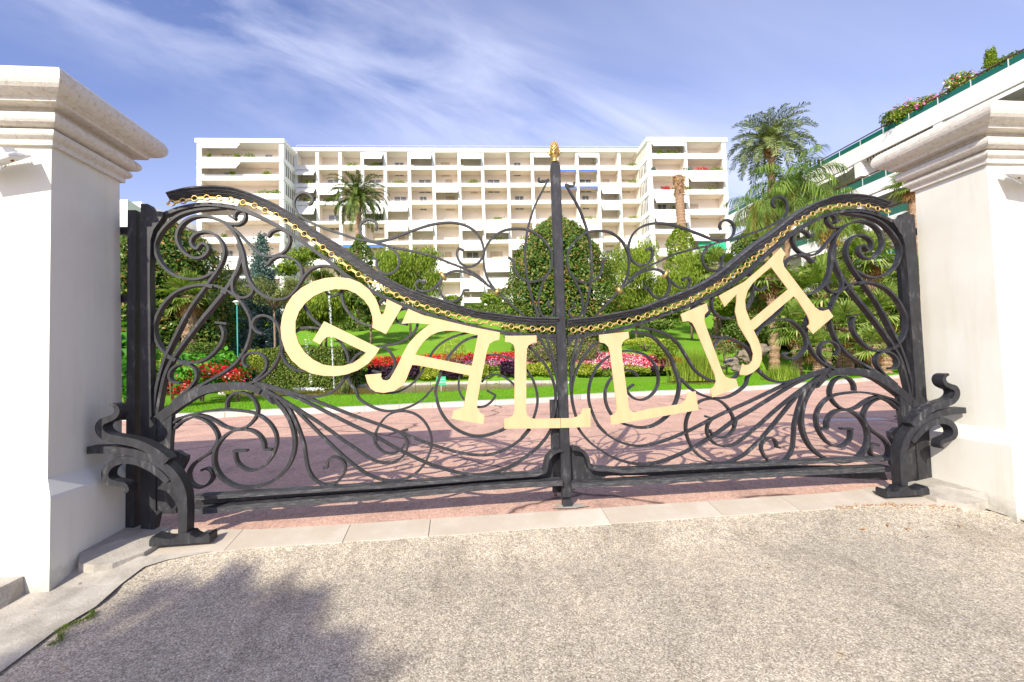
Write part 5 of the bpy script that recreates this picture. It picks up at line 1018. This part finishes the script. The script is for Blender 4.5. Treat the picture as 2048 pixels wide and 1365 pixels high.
for i, f, r, m_, w_ in ((1, .12, .6, L_light, 'at the far left'), (1, .30, 1.6, L_light, 'trailing left of its middle column'), (2, .04, .5, L_spruce, 'greyish, at its left corner'), (2, .5, 1.1, L_spruce, 'tallest and greyish, before its middle column'), (2, .68, 1.6, F_red, 'with red flowers, right of its middle column'), (2, .9, 1.3, L_light, 'at its right end'), (3, .2, .8, F_red, 'with red flowers, left half'), (3, .48, .8, L_light, 'beside its middle column'), (3, .8, 1.2, L_olive, 'right half'), (4, .3, 1.1, L_dark, 'behind the dead palm trunk')):
    bplant(S_r, Z_r, i, S_r[0]+(S_r[-1]-S_r[0])*f, r, 'balcony plant, %s storey of the right wing, %s' % (ORD[i-1], w_), m_)
mb = MB(); a = bpt(1350, 480, 4.6); b_ = bpt(1450, 480, 4.6); zz = bpt(1400, 496, 4.6)[1]
mb.box(bw, (bpt(1395, 480, 4.6)[0], -4.9, zz-.5), (b_[0], -4.85, zz+.9)); o = mb.build('green_screen', sign_green, bld)

# ------------------------------------------------------------------ right building with green balcony panels
VPX = 905; dr = np.array([(VPX-1024)/FPX, 1, 0]); dr /= np.linalg.norm(dr); nr = np.array([-dr[1], dr[0], 0])      # nr points left, towards the garden
Ro = at(1740, 690, 43.5); Ro[2] = 0
def rw(s, y, z): return Ro+dr*s+nr*y+np.array([0, 0, z])
rb = thing('terraced_building', 'white building with green glass balcony fronts stepping away on the right', 'building', rw(0, -4, 1))
rails = [21.8, 18.0, 14.3, 10.6, 6.9]
s0, s1 = -24.0, 21.0
mb = MB(); mb.box(rw, (s0, -10, 0), (s1, -2.6, 20.5)); mb.build('rear_wall', bbeige, rb)
for i, zr in enumerate(rails):
    mb = MB(); mb.box(rw, (s0, -.02, zr-(.68 if i == 0 else .85)), (s1, .02, zr-.16)); mb.build('glass_panel', green_glass, rb)
    mb = MB(); mb.tube([rw(s0, .03, zr), rw(s1, .03, zr)], .06, 6); mb.build('handrail', brown_rail, rb)
    for k in range(20): s = s0+(s1-s0)*k/19; mb = MB(); mb.box(rw, (s-.03, .021, zr-.9), (s+.03, .05, zr-.02)); mb.build('panel_post', rail_m, rb)
    mb = MB(); mb.box(rw, (s0, -2.7, zr-2.15 if i == 0 else zr-1.9), (s1, .15, zr-(.69 if i == 0 else .86))); mb.build('balcony_slab', bwhite, rb)
    for k in range(6):
        s = s0+2+k*7.4; mb = MB(); mb.box(rw, (s-.5, -2.59, max(0, zr-3.6)), (s+.2, .10, zr-1.92)); mb.build('fin_wall', bwhite, rb)
        m_ = MB(); zt = zr-2.2 if i == 0 else zr-1.95
        if k < 5:
            m_.hexa([rw(s+.4, .9, zt-.75), rw(s+6.4, .9, zt-.75), rw(s+6.4, .87, zt-.78), rw(s+.4, .87, zt-.78), rw(s+.4, -.1, zt), rw(s+6.4, -.1, zt), rw(s+6.4, -.14, zt-.02), rw(s+.4, -.14, zt-.02)])
            if (k+i) % 2: m_.build('awning', awn_m, rb)
            m2 = MB(); m2.box(rw, (s+1.2, -2.6, zr-3.6), (s+3.8, -2.55, zt-.5)); fo = m2.build('window', glass_m, rb)
            for q in range(1, 3): m3 = MB(); m3.box(rw, (s+1.2+2.6*q/3-.04, -2.549, zr-3.6), (s+1.2+2.6*q/3+.04, -2.52, zt-.5)); m3.build('mullion', winframe_m, fo)
            if (k+i) % 2 == 0:
                m4 = MB()
                m4.box(rw, (s+.4, -.048, zt-.04), (s+6.4, -.022, zt+.02))
                for q in range(20): m4.box(rw, (s+.5+q*.3, -.05, zt-.32), (s+.62+q*.3, -.02, zt))
                m4.build('awning_fringe', brown_rail, rb)
# roof plants
def roofplant(label, px, py, rx, rz, n, m, size=.28, extra=None, name='roof_shrub'):
    t_ = None; d = ray(px, py); Q = Ro-nr*1.2; tt = ((Q-np.array([0, 0, EYE]))@nr)/(d@nr); c = np.array([0, 0, EYE])+d*tt; Y = c[1]
    t = thing(name, label, 'shrub', (c[0], c[1], 20.8)); P, dd_ = shell_ellipsoid(c, (pxr(rx, Y)*(1. if name == 'cypress' else 1.35), pxr(rx, Y)*.7, pxr(rz, Y)*1.1), n, .2, .3, -1); V, F_ = leaves(P, size, .35, .3, dd_); mesh('foliage', V, F_, m, t)
    mb = MB(); mb.tube([(c[0], c[1], 20.2), c], [.08, .04], 6); mb.build('stem', bark_m, t)
    if extra: P, dd_ = shell_ellipsoid(c, (pxr(rx, Y)*1.38, pxr(rx, Y)*.72, pxr(rz, Y)*1.12), 260, .25, .85, -.3); V, F_ = leaves(P, .16, .8, .3, dd_); mesh('blossom', V, F_, extra, t)
roofplant('green roof shrub at the left end of the terrace planting', 1792, 240, 22, 20, 1800, L_dark); roofplant('oleander with pink flowers on the roof terrace', 1830, 226, 34, 22, 3000, L_light, extra=F_pink)
roofplant('tip of the oleander hedge nearest the pillar cap', 1872, 208, 24, 16, 1700, L_light, extra=F_pink); roofplant('loose green shrub on the roof terrace below the cypress', 1930, 170, 28, 22, 2000, L_light, extra=F_mix)
roofplant('leafy roof shrub in the top right corner of the photo', 2035, 126, 26, 20, 1800, L_dark)
roofplant('columnar green cypress standing on the roof terrace', 1983, 132, 14, 36, 4200, L_light, .16, name='cypress'); roofplant('shorter cypress right of the taller one on the roof terrace', 2003, 138, 10, 22, 2000, L_light, .16, name='cypress')

# ------------------------------------------------------------------ left buildings behind the trees
Lo = at(247, 430, 60); fr = lambda x, y, z: np.array([Lo[0]+x, 60+y, z])
lb = thing('white_house', 'white block with a dark green glazed balcony seen just right of the left pillar', 'building', (Lo[0], 60, 5))
zt = at(247, 405, 60)[2]; zb2 = 4
mb = MB(); mb.box(fr, (-12, .8, zb2), (2.0, 12, zt-1.0)); mb.build('wall', bbeige, lb)
mb = MB(); mb.box(fr, (-12.2, .0, zt-.9), (2.4, 12, zt)); mb.build('roof', bwhite, lb)
for k in range(3):
    z = zt-2.5-k*3.0; mb = MB(); mb.box(fr, (-12, -.05, z-.9), (2.3, .0, z)); mb.build('glass_panel', green_glass, lb)
    mb = MB(); mb.box(fr, (-12.1, -.04, z-1.9), (2.4, .9, z-.92)); mb.build('balcony_slab', bwhite, lb); mb = MB(); mb.box(fr, (-1.8, .74, z-.6), (.6, .79, z+1.0)); mb.build('window', shutter_m, lb)
# lower sloping flank
a = at(255, 420, 45); b_ = at(420, 462, 66); lk = thing('flank_building', 'plain cream flank wall falling away behind the magnolia on the left', 'building', (a[0], 45, 2))
P0 = a; P1 = at(300, 432, 50); P2 = b_; P2[2] = a[2]*1.0; mb = MB(); zt = P1[2]
mb.hexa([(P0[0], 45, 2), (P2[0], 66, 2), (P2[0]-12, 66, 2), (P0[0]-12, 45, 2), (P0[0], 45, zt), (P2[0], 66, zt), (P2[0]-12, 66, zt), (P0[0]-12, 45, zt)]); mb.build('wall', bwhite, lk)

# ------------------------------------------------------------------ street tree behind the photographer: casts the soft shade at lower left
sdir = -np.array(ldir); hh = 7.5
def overhead(px, py, h): g = flat(px, py, -.2); return g+sdir/sdir[2]*h
cc = overhead(420, 1300, hh)
st = thing('street_tree', 'street tree whose crown throws the soft shade at the lower left', 'tree', (cc[0]-2.5, cc[1]-1.5, -.5))
mb = MB(); mb.tube([(cc[0]-2.5, cc[1]-1.5, -.6), (cc[0]-2.2, cc[1]-1.2, 4), cc], [.16, .12, .05], 8); mb.build('trunk', bark_m, st, True)
Ps = []
for px, py, h, r, n_ in ((360, 1250, 7.2, .36, 620), (480, 1240, 7.6, .36, 620), (270, 1300, 7.8, .36, 560), (560, 1260, 7.0, .26, 330), (420, 1340, 7.5, .42, 800), (560, 1350, 8, .36, 520), (300, 1400, 7.4, .4, 700), (440, 1190, 8.0, .26, 260), (600, 1215, 7.7, .16, 90),
        (330, 1195, 7.3, .24, 170), (180, 1365, 7.6, .32, 380), (640, 1330, 7.2, .2, 110), (480, 1430, 7.8, .4, 700), (200, 1470, 7.4, .4, 600), (520, 1150, 7.9, .12, 40), (640, 1420, 7.5, .3, 260), (90, 1330, 7.3, .3, 300), (40, 1400, 7.6, .4, 420), (150, 1280, 7.9, .2, 130), (100, 1440, 7.2, .4, 420)):
    P, d = shell_ellipsoid(overhead(px, py, h), (r, r*1.0, r*.7), n_, .3, .1, -1); Ps.append(P)
for u, z, r, n_ in ((-4.75, .1, .55, 260), (-4.95, .9, .6, 200), (-5.0, 1.7, .5, 110)):        # twigs that dapple the pillar front
    c_ = W(u, .7, z)+sdir*15; P, d = shell_ellipsoid(c_, (r, r, r), n_, .3, .1, -1); Ps.append(P)
P = np.vstack(Ps); V, F_ = leaves(P, .09, .6); mesh('crown', V, F_, L_dark, st)
for o in bpy.data.objects:
    if 'label' in o and len(o['label'].split()) > 16: print('LONG LABEL', o.name, o['label'])
